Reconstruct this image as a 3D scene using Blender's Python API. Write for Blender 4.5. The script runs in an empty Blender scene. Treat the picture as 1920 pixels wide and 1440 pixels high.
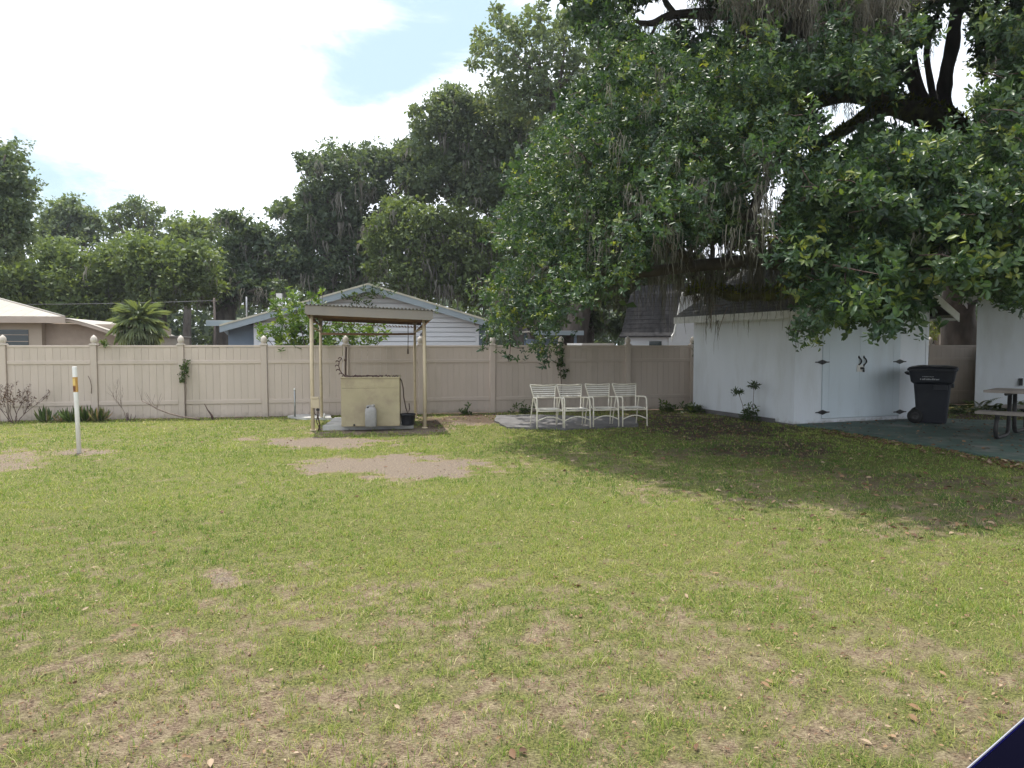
import bpy, math, random
import numpy as np
from mathutils import Vector, Matrix

random.seed(7)
RNG = np.random.default_rng(7)
R = math.radians
SC = bpy.context.scene
COL = SC.collection

# ------------------------------------------------------------------ camera
CAMH = 1.65                      # eye height in metres
FPX = 1390.0                     # focal length in photo pixels (1920 wide)
PITCH = math.atan(73.0 / FPX)
cam_data = bpy.data.cameras.new('camera')
cam_data.sensor_width = 36.0
cam_data.lens = 36.0 * FPX / 1920.0
cam_data.clip_start = 0.05
cam_data.clip_end = 3000.0
cam = bpy.data.objects.new('camera', cam_data)
COL.objects.link(cam)
cam.location = (0, 0, CAMH)
cam.rotation_euler = (R(90) - PITCH, 0, 0)
SC.camera = cam

# ------------------------------------------------------------------ world
SUN_EL, SUN_AZ = R(69), R(-24)   # azimuth from +Y (camera forward), negative = to the west side
sun_dir = Vector((math.sin(SUN_AZ) * math.cos(SUN_EL), math.cos(SUN_AZ) * math.cos(SUN_EL), math.sin(SUN_EL)))


def pix_dir(px, py):
    a = (px - 960.0) / FPX
    b = (720.0 - py) / FPX
    return Vector((a, math.cos(PITCH) + b * math.sin(PITCH), -math.sin(PITCH) + b * math.cos(PITCH)))


world = bpy.data.worlds.new('World')
SC.world = world
world.use_nodes = True
nt = world.node_tree
nt.nodes.clear()


def wn(t, **kw):
    n = nt.nodes.new(t)
    for k, v in kw.items():
        setattr(n, k, v)
    return n


def wmath(op, a, b=None, c=None, clamp=False):
    n = wn('ShaderNodeMath', operation=op)
    n.use_clamp = clamp
    for i, v in enumerate((a, b, c)):
        if v is None:
            continue
        if isinstance(v, (int, float)):
            n.inputs[i].default_value = v
        else:
            nt.links.new(v, n.inputs[i])
    return n.outputs[0]


w_out = wn('ShaderNodeOutputWorld')
w_bg = wn('ShaderNodeBackground')
w_bg.inputs[1].default_value = 0.1
sky = wn('ShaderNodeTexSky', sky_type='NISHITA')
sky.sun_disc = False
sky.sun_elevation = SUN_EL
sky.sun_rotation = SUN_AZ
sky.air_density = 1.0
sky.dust_density = 2.2
sky.ozone_density = 1.2
w_tc = wn('ShaderNodeTexCoord')
w_map = wn('ShaderNodeMapping')
w_map.inputs['Scale'].default_value = (1.0, 1.0, 2.2)
nt.links.new(w_tc.outputs['Generated'], w_map.inputs[0])
w_noise = wn('ShaderNodeTexNoise')
w_noise.inputs['Scale'].default_value = 4.2
w_noise.inputs['Detail'].default_value = 9.0
w_noise.inputs['Roughness'].default_value = 0.62
w_noise.inputs['Distortion'].default_value = 0.25
nt.links.new(w_map.outputs[0], w_noise.inputs['Vector'])
cov = wmath('ADD', w_noise.outputs['Fac'], 0.165)


def sky_gap(px, py, size, amount):
    """thinner cloud around one direction of the sky"""
    global cov
    d = pix_dir(px, py).normalized()
    dp = wn('ShaderNodeVectorMath', operation='DISTANCE')
    nt.links.new(w_tc.outputs['Generated'], dp.inputs[0])
    dp.inputs[1].default_value = d
    mr = wn('ShaderNodeMapRange', interpolation_type='SMOOTHSTEP')
    mr.inputs[1].default_value = 0.0
    mr.inputs[2].default_value = size
    mr.inputs[3].default_value = amount
    mr.inputs[4].default_value = 0.0
    nt.links.new(dp.outputs['Value'], mr.inputs[0])
    cov = wmath('SUBTRACT', cov, mr.outputs[0])


sky_gap(800, 30, 0.14, 0.22)
sky_gap(640, 140, 0.11, 0.13)
sky_gap(730, 140, 0.10, 0.12)
sky_gap(900, -120, 0.20, 0.16)
sky_gap(70, 290, 0.07, 0.03)
ramp = wn('ShaderNodeMapRange', interpolation_type='SMOOTHSTEP')
ramp.inputs[1].default_value = 0.40
ramp.inputs[2].default_value = 0.66
nt.links.new(cov, ramp.inputs[0])
w_noise2 = wn('ShaderNodeTexNoise')
w_noise2.inputs['Scale'].default_value = 2.0
w_noise2.inputs['Detail'].default_value = 5.0
nt.links.new(w_map.outputs[0], w_noise2.inputs['Vector'])
lum = wn('ShaderNodeMapRange')
lum.inputs[1].default_value = 0.3
lum.inputs[2].default_value = 0.7
lum.inputs[3].default_value = 10.0
lum.inputs[4].default_value = 13.5
nt.links.new(w_noise2.outputs['Fac'], lum.inputs[0])
cl = wn('ShaderNodeVectorMath', operation='SCALE')
cl.inputs[0].default_value = (0.94, 0.99, 1.07)
# thin cloud is brightest towards the sun (forward scattering) and falls off smoothly away from it
sd_ = wn('ShaderNodeVectorMath', operation='DOT_PRODUCT')
nt.links.new(w_tc.outputs['Generated'], sd_.inputs[0])
sd_.inputs[1].default_value = sun_dir
glow = wn('ShaderNodeMapRange')
glow.inputs[1].default_value = -0.35
glow.inputs[2].default_value = 0.75
glow.inputs[3].default_value = 1.12
glow.inputs[4].default_value = 1.12
nt.links.new(sd_.outputs['Value'], glow.inputs[0])
nt.links.new(wmath('MULTIPLY', lum.outputs[0], glow.outputs[0]), cl.inputs['Scale'])
w_mix = wn('ShaderNodeMix', data_type='RGBA')
nt.links.new(ramp.outputs[0], w_mix.inputs['Factor'])
# thin high haze keeps the blue pale
w_blue = wn('ShaderNodeMix', data_type='RGBA')
w_blue.inputs['Factor'].default_value = 0.72
nt.links.new(sky.outputs[0], w_blue.inputs['A'])
w_blue.inputs['B'].default_value = (6.6, 8.8, 9.8, 1)
nt.links.new(w_blue.outputs['Result'], w_mix.inputs['A'])
nt.links.new(cl.outputs[0], w_mix.inputs['B'])
nt.links.new(w_mix.outputs['Result'], w_bg.inputs[0])
nt.links.new(w_bg.outputs[0], w_out.inputs[0])

sun_data = bpy.data.lights.new('sun', 'SUN')
sun_data.energy = 4.4
sun_data.angle = R(0.6)
sun_data.color = (1.0, 0.95, 0.87)
sun = bpy.data.objects.new('sun', sun_data)
COL.objects.link(sun)
sun.location = sun_dir * 60
sun.rotation_euler = sun_dir.to_track_quat('Z', 'Y').to_euler()

SC.view_settings.view_transform = 'Standard'
SC.view_settings.look = 'None'
SC.view_settings.exposure = 0.27
SC.view_settings.gamma = 1.0
SC.view_settings.use_curve_mapping = False
SC.render.engine = 'CYCLES'
SC.cycles.max_bounces = 6
SC.cycles.diffuse_bounces = 3
SC.cycles.transmission_bounces = 4
SC.cycles.transparent_max_bounces = 4


# ------------------------------------------------------------------ places
def at(px, py, Y):
    """point seen at photo pixel (px, py) standing Y metres ahead of the viewer"""
    d = pix_dir(px, py)
    t = Y / d.y
    return Vector((d.x * t, Y, CAMH + d.z * t))


def gp(px, py, z=0.0):
    """point of the horizontal plane z under photo pixel (px, py)"""
    d = pix_dir(px, py)
    t = (z - CAMH) / d.z
    return Vector((d.x * t, d.y * t, z))


def proj_np(x, y, z=0.0):
    zz = z - CAMH
    f = y * math.cos(PITCH) - zz * math.sin(PITCH)
    u = y * math.sin(PITCH) + zz * math.cos(PITCH)
    f = np.maximum(f, 0.05)
    return 960 + FPX * x / f, 720 - FPX * u / f


TH = math.atan(0.1907)           # the yard is turned by this angle
U = Vector((math.cos(TH), math.sin(TH), 0))
N = Vector((-math.sin(TH), math.cos(TH), 0))
FENCE0 = Vector((0, 18.2, 0))


# ------------------------------------------------------------------ objects
def tag(o, label=None, cat=None, group=None, kind=None):
    if label: o['label'] = label
    if cat: o['category'] = cat
    if group: o['group'] = group
    if kind: o['kind'] = kind
    return o


def thing(name, label, cat, loc=(0, 0, 0), rz=0.0, group=None):
    o = bpy.data.objects.new(name, None)
    o.empty_display_size = 0.2
    COL.objects.link(o)
    o.location = loc
    o.rotation_euler = (0, 0, rz)
    return tag(o, label, cat, group)


def local(o, p):
    return (Matrix.Translation(o.location) @ o.rotation_euler.to_matrix().to_4x4()).inverted() @ Vector(p)


class MB:
    def __init__(self):
        self.v, self.f, self.s = [], [], []

    def add(self, vs, fs, smooth=False):
        b = len(self.v)
        self.v += [tuple(p) for p in vs]
        for f in fs:
            self.f.append([b + i for i in f])
            self.s.append(smooth)
        return self

    def box(self, x0, y0, z0, x1, y1, z1, M=None):
        vs = [Vector(p) for p in ((x0, y0, z0), (x1, y0, z0), (x1, y1, z0), (x0, y1, z0),
                                  (x0, y0, z1), (x1, y0, z1), (x1, y1, z1), (x0, y1, z1))]
        if M is not None: vs = [M @ p for p in vs]
        return self.add(vs, [(0, 3, 2, 1), (4, 5, 6, 7), (0, 1, 5, 4), (1, 2, 6, 5), (2, 3, 7, 6), (3, 0, 4, 7)])

    def cbox(self, x0, y0, z0, x1, y1, z1, c=0.008, M=None):
        """box with chamfered vertical and top edges"""
        c = min(c, (x1 - x0) * .4, (y1 - y0) * .4, (z1 - z0) * .4)
        def ring(z, i):
            return [(x0 + c + i, y0 + i, z), (x1 - c - i, y0 + i, z), (x1 - i, y0 + c + i, z), (x1 - i, y1 - c - i, z),
                    (x1 - c - i, y1 - i, z), (x0 + c + i, y1 - i, z), (x0 + i, y1 - c - i, z), (x0 + i, y0 + c + i, z)]
        c2 = c * .9
        vs = [Vector(p) for p in ring(z0, c2 * .5) + ring(z0 + c, 0) + ring(z1 - c, 0) + ring(z1, c2 * .5)]
        if M is not None: vs = [M @ p for p in vs]
        fs = [tuple(reversed(range(8))), tuple(range(24, 32))]
        for k in range(3):
            for i in range(8):
                j = (i + 1) % 8
                fs.append((k * 8 + i, k * 8 + j, k * 8 + 8 + j, k * 8 + 8 + i))
        return self.add(vs, fs)

    def prism(self, poly, d0, d1, axis='y', M=None):
        """poly in two axes, extruded along the third"""
        n = len(poly)
        def mk(a, b, d):
            return {'y': (a, d, b), 'x': (d, a, b), 'z': (a, b, d)}[axis]
        vs = [Vector(mk(a, b, d0)) for a, b in poly] + [Vector(mk(a, b, d1)) for a, b in poly]
        if M is not None: vs = [M @ p for p in vs]
        fs = [tuple(range(n)), tuple(reversed(range(n, 2 * n)))]
        for i in range(n):
            j = (i + 1) % n
            fs.append((i, i + n, j + n, j))
        return self.add(vs, fs)

    def tube(self, pts, rad, n=8, cap=True, smooth=True):
        pts = [Vector(p) for p in pts]
        if isinstance(rad, (int, float)): rad = [rad] * len(pts)
        vs, fs = [], []
        ref = None
        for i, p in enumerate(pts):
            if i == 0: t = pts[1] - p
            elif i == len(pts) - 1: t = p - pts[i - 1]
            else: t = pts[i + 1] - pts[i - 1]
            if t.length < 1e-9: t = Vector((0, 0, 1))
            t.normalize()
            if ref is None:
                ref = Vector((0, 0, 1)) if abs(t.z) < .9 else Vector((1, 0, 0))
            a = t.cross(ref)
            if a.length < 1e-6: a = t.cross(Vector((0, 1, 0)))
            a.normalize()
            b = a.cross(t).normalized()
            ref = b
            for k in range(n):
                an = 2 * math.pi * k / n
                vs.append(p + (a * math.cos(an) + b * math.sin(an)) * rad[i])
        for i in range(len(pts) - 1):
            for k in range(n):
                k2 = (k + 1) % n
                fs.append((i * n + k, i * n + k2, (i + 1) * n + k2, (i + 1) * n + k))
        self.add(vs, fs, smooth)
        if cap:
            m = len(pts) - 1
            b = len(self.v) - len(vs)
            self.f.append([b + k for k in reversed(range(n))]); self.s.append(False)
            self.f.append([b + m * n + k for k in range(n)]); self.s.append(False)
        return self

    def lathe(self, prof, n=14, c=(0, 0, 0), M=None, smooth=True):
        vs, fs = [], []
        for r, z in prof:
            for k in range(n):
                a = 2 * math.pi * k / n
                p = Vector((c[0] + r * math.cos(a), c[1] + r * math.sin(a), c[2] + z))
                vs.append(M @ p if M is not None else p)
        for i in range(len(prof) - 1):
            for k in range(n):
                k2 = (k + 1) % n
                fs.append((i * n + k, i * n + k2, (i + 1) * n + k2, (i + 1) * n + k))
        m = len(prof) - 1
        self.add(vs, fs, smooth)
        b = len(self.v) - len(vs)
        self.f.append([b + k for k in reversed(range(n))]); self.s.append(False)
        self.f.append([b + m * n + k for k in range(n)]); self.s.append(False)
        return self

    def loft(self, rings, cap=True, smooth=False):
        n = len(rings[0])
        vs = [p for r in rings for p in r]
        fs = []
        for i in range(len(rings) - 1):
            for k in range(n):
                k2 = (k + 1) % n
                fs.append((i * n + k, i * n + k2, (i + 1) * n + k2, (i + 1) * n + k))
        if cap:
            fs.append(tuple(reversed(range(n))))
            fs.append(tuple(range((len(rings) - 1) * n, len(rings) * n)))
        return self.add(vs, fs, smooth)

    def mesh(self, name, mat):
        me = bpy.data.meshes.new(name)
        me.from_pydata(self.v, [], self.f)
        me.polygons.foreach_set('use_smooth', self.s)
        if mat: me.materials.append(mat)
        me.update()
        return me

    def build(self, name, mat, parent=None, kind=None, bevel=0.0):
        o = bpy.data.objects.new(name, self.mesh(name, mat))
        COL.objects.link(o)
        if parent is not None: o.parent = parent
        if kind: o['kind'] = kind
        if bevel:
            m = o.modifiers.new('bevel', 'BEVEL')
            m.width = bevel; m.segments = 2; m.limit_method = 'ANGLE'
        return o


def link(name, me, parent=None, loc=None, kind=None):
    o = bpy.data.objects.new(name, me)
    COL.objects.link(o)
    if parent is not None: o.parent = parent
    if loc is not None: o.location = loc
    if kind: o['kind'] = kind
    return o


def np_mesh(name, co, faces, mat, tint=None, smooth=False):
    """mesh from numpy arrays; faces (F, k) all with k corners; tint: float per vertex"""
    co = np.asarray(co, dtype=np.float32).reshape(-1, 3)
    faces = np.asarray(faces, dtype=np.int32)
    F, k = faces.shape
    me = bpy.data.meshes.new(name)
    me.vertices.add(len(co))
    me.vertices.foreach_set('co', co.ravel())
    me.loops.add(F * k)
    me.loops.foreach_set('vertex_index', faces.ravel())
    me.polygons.add(F)
    me.polygons.foreach_set('loop_start', np.arange(0, F * k, k, dtype=np.int32))
    me.polygons.foreach_set('loop_total', np.full(F, k, dtype=np.int32))
    if smooth:
        me.polygons.foreach_set('use_smooth', np.ones(F, dtype=bool))
    if tint is not None:
        at_ = me.attributes.new('tint', 'FLOAT', 'POINT')
        at_.data.foreach_set('value', np.asarray(tint, dtype=np.float32).ravel())
    me.materials.append(mat)
    me.update(calc_edges=True)
    return me


def copy_tree(o, parent=None):
    c = o.copy()
    COL.objects.link(c)
    c.parent = parent
    for ch in list(o.children):
        copy_tree(ch, c)
    return c


# ------------------------------------------------------------------ noise for layout
def _hash(ix, iy, seed):
    h = (ix.astype(np.int64) * 374761393 + iy.astype(np.int64) * 668265263 + seed * 974634777) & 0x7fffffff
    h = ((h ^ (h >> 13)) * 1274126177) & 0x7fffffff
    h = h ^ (h >> 16)
    return (h & 0xffff) / 65535.0


def vnoise(x, y, seed=0):
    ix, iy = np.floor(x), np.floor(y)
    fx, fy = x - ix, y - iy
    fx = fx * fx * (3 - 2 * fx); fy = fy * fy * (3 - 2 * fy)
    a, b = _hash(ix, iy, seed), _hash(ix + 1, iy, seed)
    c, d = _hash(ix, iy + 1, seed), _hash(ix + 1, iy + 1, seed)
    return (a * (1 - fx) + b * fx) * (1 - fy) + (c * (1 - fx) + d * fx) * fy


def fbm(x, y, seed=0, oct=4):
    v, a, t = 0, 1.0, 0
    for i in range(oct):
        v = v + a * vnoise(x * 2 ** i + 17.3 * i, y * 2 ** i - 9.1 * i, seed + i)
        t += a; a *= .55
    return v / t


# ------------------------------------------------------------------ materials
def mat_new(name):
    m = bpy.data.materials.new(name)
    m.use_nodes = True
    m.node_tree.nodes.clear()
    return m, m.node_tree


def nd(t, ty, **kw):
    n = t.nodes.new(ty)
    for k, v in kw.items():
        setattr(n, k, v)
    return n


def surf(name, col, rough=0.6, var=0.12, scale=3.0, bump=0.15, bump_scale=40.0, dirt=None, dirt_amt=0.0, dirt_scale=1.6,
         stretch=(1, 1, 1), metal=0.0, spec=0.4, spots=None, piece=0.0, splash=None, splash_h=.35):
    """painted or raw surface: base colour with uneven tone, optional stains, fine relief"""
    m, t = mat_new(name)
    out = nd(t, 'ShaderNodeOutputMaterial')
    bs = nd(t, 'ShaderNodeBsdfPrincipled')
    bs.inputs['Roughness'].default_value = rough
    bs.inputs['Metallic'].default_value = metal
    bs.inputs['Specular IOR Level'].default_value = spec
    geo = nd(t, 'ShaderNodeNewGeometry')
    mp = nd(t, 'ShaderNodeMapping')
    mp.inputs['Scale'].default_value = stretch
    t.links.new(geo.outputs['Position'], mp.inputs[0])
    n1 = nd(t, 'ShaderNodeTexNoise')
    n1.inputs['Scale'].default_value = scale
    n1.inputs['Detail'].default_value = 6
    t.links.new(mp.outputs[0], n1.inputs['Vector'])
    r1 = nd(t, 'ShaderNodeMapRange')
    r1.inputs[1].default_value = .3; r1.inputs[2].default_value = .7
    r1.inputs[3].default_value = 1 - var; r1.inputs[4].default_value = 1 + var
    t.links.new(n1.outputs['Fac'], r1.inputs[0])
    sc = nd(t, 'ShaderNodeVectorMath', operation='SCALE')
    sc.inputs[0].default_value = col
    t.links.new(r1.outputs[0], sc.inputs['Scale'])
    c = sc.outputs[0]
    if dirt is not None:
        n2 = nd(t, 'ShaderNodeTexNoise')
        n2.inputs['Scale'].default_value = dirt_scale
        n2.inputs['Detail'].default_value = 8
        n2.inputs['Roughness'].default_value = .65
        t.links.new(mp.outputs[0], n2.inputs['Vector'])
        r2 = nd(t, 'ShaderNodeMapRange', interpolation_type='SMOOTHSTEP')
        r2.inputs[1].default_value = .47; r2.inputs[2].default_value = .70
        r2.inputs[3].default_value = 0; r2.inputs[4].default_value = dirt_amt
        t.links.new(n2.outputs['Fac'], r2.inputs[0])
        mx = nd(t, 'ShaderNodeMix', data_type='RGBA')
        t.links.new(r2.outputs[0], mx.inputs['Factor'])
        t.links.new(c, mx.inputs['A'])
        mx.inputs['B'].default_value = (*dirt, 1)
        c = mx.outputs['Result']
    if spots is not None:
        n3 = nd(t, 'ShaderNodeTexNoise')
        n3.inputs['Scale'].default_value = 26
        n3.inputs['Detail'].default_value = 4
        t.links.new(geo.outputs['Position'], n3.inputs['Vector'])
        r3 = nd(t, 'ShaderNodeMapRange')
        r3.inputs[1].default_value = .60; r3.inputs[2].default_value = .72
        r3.inputs[3].default_value = 0; r3.inputs[4].default_value = .8
        t.links.new(n3.outputs['Fac'], r3.inputs[0])
        mx = nd(t, 'ShaderNodeMix', data_type='RGBA')
        t.links.new(r3.outputs[0], mx.inputs['Factor'])
        t.links.new(c, mx.inputs['A'])
        mx.inputs['B'].default_value = (*spots, 1)
        c = mx.outputs['Result']
    if splash is not None:      # dried mud thrown up from the soil, ragged at its top
        sx = nd(t, 'ShaderNodeSeparateXYZ')
        t.links.new(geo.outputs['Position'], sx.inputs[0])
        n4 = nd(t, 'ShaderNodeTexNoise')
        n4.inputs['Scale'].default_value = 7
        n4.inputs['Detail'].default_value = 8
        n4.inputs['Roughness'].default_value = .7
        t.links.new(geo.outputs['Position'], n4.inputs['Vector'])
        ma = nd(t, 'ShaderNodeMath', operation='MULTIPLY_ADD')
        t.links.new(n4.outputs['Fac'], ma.inputs[0]); ma.inputs[1].default_value = -splash_h * 1.7
        t.links.new(sx.outputs[2], ma.inputs[2])
        r4 = nd(t, 'ShaderNodeMapRange', interpolation_type='SMOOTHSTEP')
        r4.inputs[1].default_value = -splash_h * 1.05; r4.inputs[2].default_value = -splash_h * .35
        r4.inputs[3].default_value = .62; r4.inputs[4].default_value = 0
        t.links.new(ma.outputs[0], r4.inputs[0])
        mx = nd(t, 'ShaderNodeMix', data_type='RGBA')
        t.links.new(r4.outputs[0], mx.inputs['Factor'])
        t.links.new(c, mx.inputs['A'])
        mx.inputs['B'].default_value = (*splash, 1)
        c = mx.outputs['Result']
    if piece:                   # every piece has its own slight tone
        oi = nd(t, 'ShaderNodeObjectInfo')
        r5 = nd(t, 'ShaderNodeMapRange')
        r5.inputs[3].default_value = 1 - piece; r5.inputs[4].default_value = 1 + piece
        t.links.new(oi.outputs['Random'], r5.inputs[0])
        s5 = nd(t, 'ShaderNodeVectorMath', operation='SCALE')
        t.links.new(c, s5.inputs[0]); t.links.new(r5.outputs[0], s5.inputs['Scale'])
        c = s5.outputs[0]
    t.links.new(c, bs.inputs['Base Color'])
    if bump:
        nb = nd(t, 'ShaderNodeTexNoise')
        nb.inputs['Scale'].default_value = bump_scale
        nb.inputs['Detail'].default_value = 5
        t.links.new(mp.outputs[0], nb.inputs['Vector'])
        bp = nd(t, 'ShaderNodeBump')
        bp.inputs['Strength'].default_value = bump
        bp.inputs['Distance'].default_value = 0.01
        t.links.new(nb.outputs['Fac'], bp.inputs['Height'])
        t.links.new(bp.outputs[0], bs.inputs['Normal'])
    t.links.new(bs.outputs[0], out.inputs[0])
    return m


def leaf_mat(name, stops, rough=0.42, trans=0.32, spec=0.5, trans_tint=(1.5, 1.45, 0.55)):
    """leaf colour picked along a ramp by the per-leaf 'tint'; light passes through"""
    m, t = mat_new(name)
    out = nd(t, 'ShaderNodeOutputMaterial')
    a = nd(t, 'ShaderNodeAttribute', attribute_name='tint')
    cr = nd(t, 'ShaderNodeValToRGB')
    el = cr.color_ramp.elements
    while len(el) > 1: el.remove(el[-1])
    el[0].position = stops[0][0]; el[0].color = (*stops[0][1], 1)
    for p, c in stops[1:]:
        e = el.new(p); e.color = (*c, 1)
    t.links.new(a.outputs['Fac'], cr.inputs[0])
    bs = nd(t, 'ShaderNodeBsdfPrincipled')
    bs.inputs['Roughness'].default_value = rough
    bs.inputs['Specular IOR Level'].default_value = spec
    t.links.new(cr.outputs[0], bs.inputs['Base Color'])
    tr = nd(t, 'ShaderNodeBsdfTranslucent')
    ml = nd(t, 'ShaderNodeMix', data_type='RGBA', blend_type='MULTIPLY')
    ml.inputs['Factor'].default_value = 1
    t.links.new(cr.outputs[0], ml.inputs['A'])
    ml.inputs['B'].default_value = (*trans_tint, 1)
    t.links.new(ml.outputs['Result'], tr.inputs[0])
    mx = nd(t, 'ShaderNodeMixShader')
    mx.inputs[0].default_value = trans
    t.links.new(bs.outputs[0], mx.inputs[1])
    t.links.new(tr.outputs[0], mx.inputs[2])
    t.links.new(mx.outputs[0], out.inputs[0])
    return m


M = {}
M['fence'] = surf('fence_vinyl', (.54, .457, .393), rough=.42, var=.05, scale=.8, bump=.05, bump_scale=20, dirt=(.40, .345, .28), dirt_amt=.55, dirt_scale=1.1, stretch=(1, 1, .35), spec=.4, piece=.035, splash=(.26, .22, .17), splash_h=.30)
M['cap'] = surf('cap_vinyl', (.56, .50, .44), rough=.45, var=.08, scale=6, bump=.05, dirt=(.3, .27, .2), dirt_amt=.4, dirt_scale=9)
M['shed_white'] = surf('shed_paint', (.77, .81, .86), rough=.7, var=.05, scale=1.2, bump=.35, bump_scale=70, dirt=(.58, .60, .60), dirt_amt=.5, dirt_scale=1.3, stretch=(1, 1, .3), splash=(.30, .28, .25), splash_h=.22)
M['door_white'] = surf('door_paint', (.66, .74, .80), rough=.6, var=.05, scale=1.0, bump=.15, bump_scale=30, dirt=(.5, .54, .55), dirt_amt=.5, dirt_scale=1.5, stretch=(1, 1, .25), splash=(.33, .33, .31), splash_h=.20)
M['fascia_white'] = surf('fascia_paint', (.70, .70, .68), rough=.55, var=.07, scale=3, bump=.1, dirt=(.36, .37, .33), dirt_amt=.45, dirt_scale=4)
M['shingle'] = surf('roof_shingle', (.085, .083, .085), rough=.9, var=.3, scale=9, bump=.6, bump_scale=80, dirt=(.15, .15, .14), dirt_amt=.4, dirt_scale=2)
M['shingle_dark'] = surf('dark_shingle', (.040, .039, .041), rough=.95, var=.35, scale=9, bump=.6, bump_scale=80, dirt=(.065, .063, .062), dirt_amt=.5, dirt_scale=2, spec=.1)
M['iron'] = surf('black_iron', (.012, .012, .013), rough=.45, var=.2, scale=20, bump=.1)
M['concrete'] = surf('old_concrete', (.50, .49, .47), rough=.9, var=.12, scale=4, bump=.5, bump_scale=60, dirt=(.20, .18, .16), dirt_amt=.7, dirt_scale=2.2)
M['concrete_dark'] = surf('stained_concrete', (.15, .145, .145), rough=.9, var=.18, scale=3, bump=.5, bump_scale=60, dirt=(.12, .11, .10), dirt_amt=.7, dirt_scale=1.4, spots=(.24, .23, .22))
M['patio'] = surf('green_patio_paint', (.082, .135, .112), rough=.75, var=.2, scale=2.5, bump=.3, bump_scale=50, dirt=(.235, .225, .20), dirt_amt=.9, dirt_scale=1.3, spots=(.14, .12, .09))
M['cream'] = surf('cream_paint', (.56, .47, .33), rough=.55, var=.08, scale=5, bump=.1, dirt=(.30, .23, .15), dirt_amt=.5, dirt_scale=5)
M['box'] = surf('box_paint', (.39, .335, .215), rough=.75, var=.09, scale=2.5, bump=.25, bump_scale=45, dirt=(.29, .235, .165), dirt_amt=.8, dirt_scale=2.3, splash=(.25, .17, .11), splash_h=.38)
M['shelter_trim'] = surf('shelter_trim', (.27, .245, .22), rough=.6, var=.08, scale=3, bump=.1, dirt=(.25, .2, .15), dirt_amt=.4, dirt_scale=3)
M['under'] = surf('roof_underside', (.27, .165, .11), rough=.8, var=.2, scale=4, bump=.2, dirt=(.2, .11, .07), dirt_amt=.6, dirt_scale=3)
M['tin'] = surf('roof_tin', (.38, .36, .33), rough=.55, var=.15, scale=3, bump=.1, metal=.3)
M['dark_pipe'] = surf('rusty_pipe', (.09, .06, .045), rough=.7, var=.3, scale=20, bump=.2)
M['galv'] = surf('galvanised', (.35, .36, .37), rough=.45, var=.15, scale=12, bump=.1, metal=.5)
M['white_plastic'] = surf('white_plastic', (.72, .71, .68), rough=.4, var=.05, scale=6, bump=.04, dirt=(.5, .47, .4), dirt_amt=.3, dirt_scale=5)
M['jug'] = surf('weathered_plastic', (.31, .30, .29), rough=.6, var=.12, scale=14, bump=.15, dirt=(.22, .21, .2), dirt_amt=.7, dirt_scale=7)
M['orange'] = surf('orange_label', (.52, .29, .08), rough=.5, var=.1, scale=30, bump=0)
M['label_dark'] = surf('burnt_label', (.16, .06, .02), rough=.6, var=.3, scale=60, bump=0)
M['label_pale'] = surf('pale_label', (.70, .50, .16), rough=.5, var=.1, scale=30, bump=0)
M['chair'] = surf('chair_enamel', (.87, .815, .70), rough=.38, var=.06, scale=12, bump=.03, dirt=(.5, .44, .33), dirt_amt=.35, dirt_scale=9)
M['strap'] = surf('chair_vinyl', (.87, .84, .77), rough=.45, var=.05, scale=10, bump=.03, dirt=(.5, .46, .38), dirt_amt=.3, dirt_scale=9)
M['black_plastic'] = surf('black_plastic', (.016, .018, .024), rough=.5, var=.15, scale=8, bump=.1, bump_scale=90)
M['bin'] = surf('bin_plastic', (.011, .013, .021), rough=.48, var=.12, scale=5, bump=.12, bump_scale=120, dirt=(.03, .03, .035), dirt_amt=.5, dirt_scale=4)
M['rubber'] = surf('tyre_rubber', (.013, .013, .013), rough=.8, var=.2, scale=20, bump=.2)
M['print'] = surf('white_print', (.45, .46, .48), rough=.6, var=.3, scale=70, bump=0)
M['plank'] = surf('grey_plank', (.33, .29, .26), rough=.8, var=.18, scale=3, bump=.4, bump_scale=30, dirt=(.2, .17, .15), dirt_amt=.5, dirt_scale=5, stretch=(1, 1, 1))
M['steel_dark'] = surf('dark_tube', (.03, .028, .028), rough=.5, var=.2, scale=12, bump=.1, metal=.3)
M['siding'] = surf('white_siding', (.67, .70, .74), rough=.6, var=.04, scale=1.5, bump=.08, dirt=(.5, .53, .55), dirt_amt=.3, dirt_scale=.8, stretch=(.5, .5, 2))
M['blue_trim'] = surf('blue_grey_trim', (.30, .36, .40), rough=.6, var=.08, scale=2, bump=.1, dirt=(.2, .25, .25), dirt_amt=.4, dirt_scale=2)
M['blue_wall'] = surf('blue_wall', (.22, .29, .38), rough=.7, var=.07, scale=2, bump=.1)
M['roof_pale'] = surf('pale_roof_edge', (.52, .50, .40), rough=.6, var=.15, scale=4, bump=.1)
M['peach'] = surf('peach_stucco', (.45, .385, .31), rough=.85, var=.06, scale=2, bump=.3, bump_scale=50)
M['peach_dark'] = surf('peach_brick', (.385, .315, .255), rough=.85, var=.09, scale=5, bump=.4, bump_scale=40)
M['metal_roof'] = surf('pale_metal_roof', (.41, .38, .335), rough=.5, var=.06, scale=1.2, bump=.05, dirt=(.32, .28, .23), dirt_amt=.5, dirt_scale=1.2)
M['tan_trim'] = surf('tan_trim', (.42, .35, .29), rough=.6, var=.06, scale=3, bump=.1)
M['glass'] = surf('dark_window', (.03, .045, .05), rough=.12, var=.1, scale=2, bump=0, spec=.7)
M['bark'] = surf('oak_bark', (.085, .072, .062), rough=.95, var=.35, scale=5, bump=1.0, bump_scale=16, dirt=(.16, .155, .14), dirt_amt=.5, dirt_scale=3, stretch=(1, 1, .35))
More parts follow.
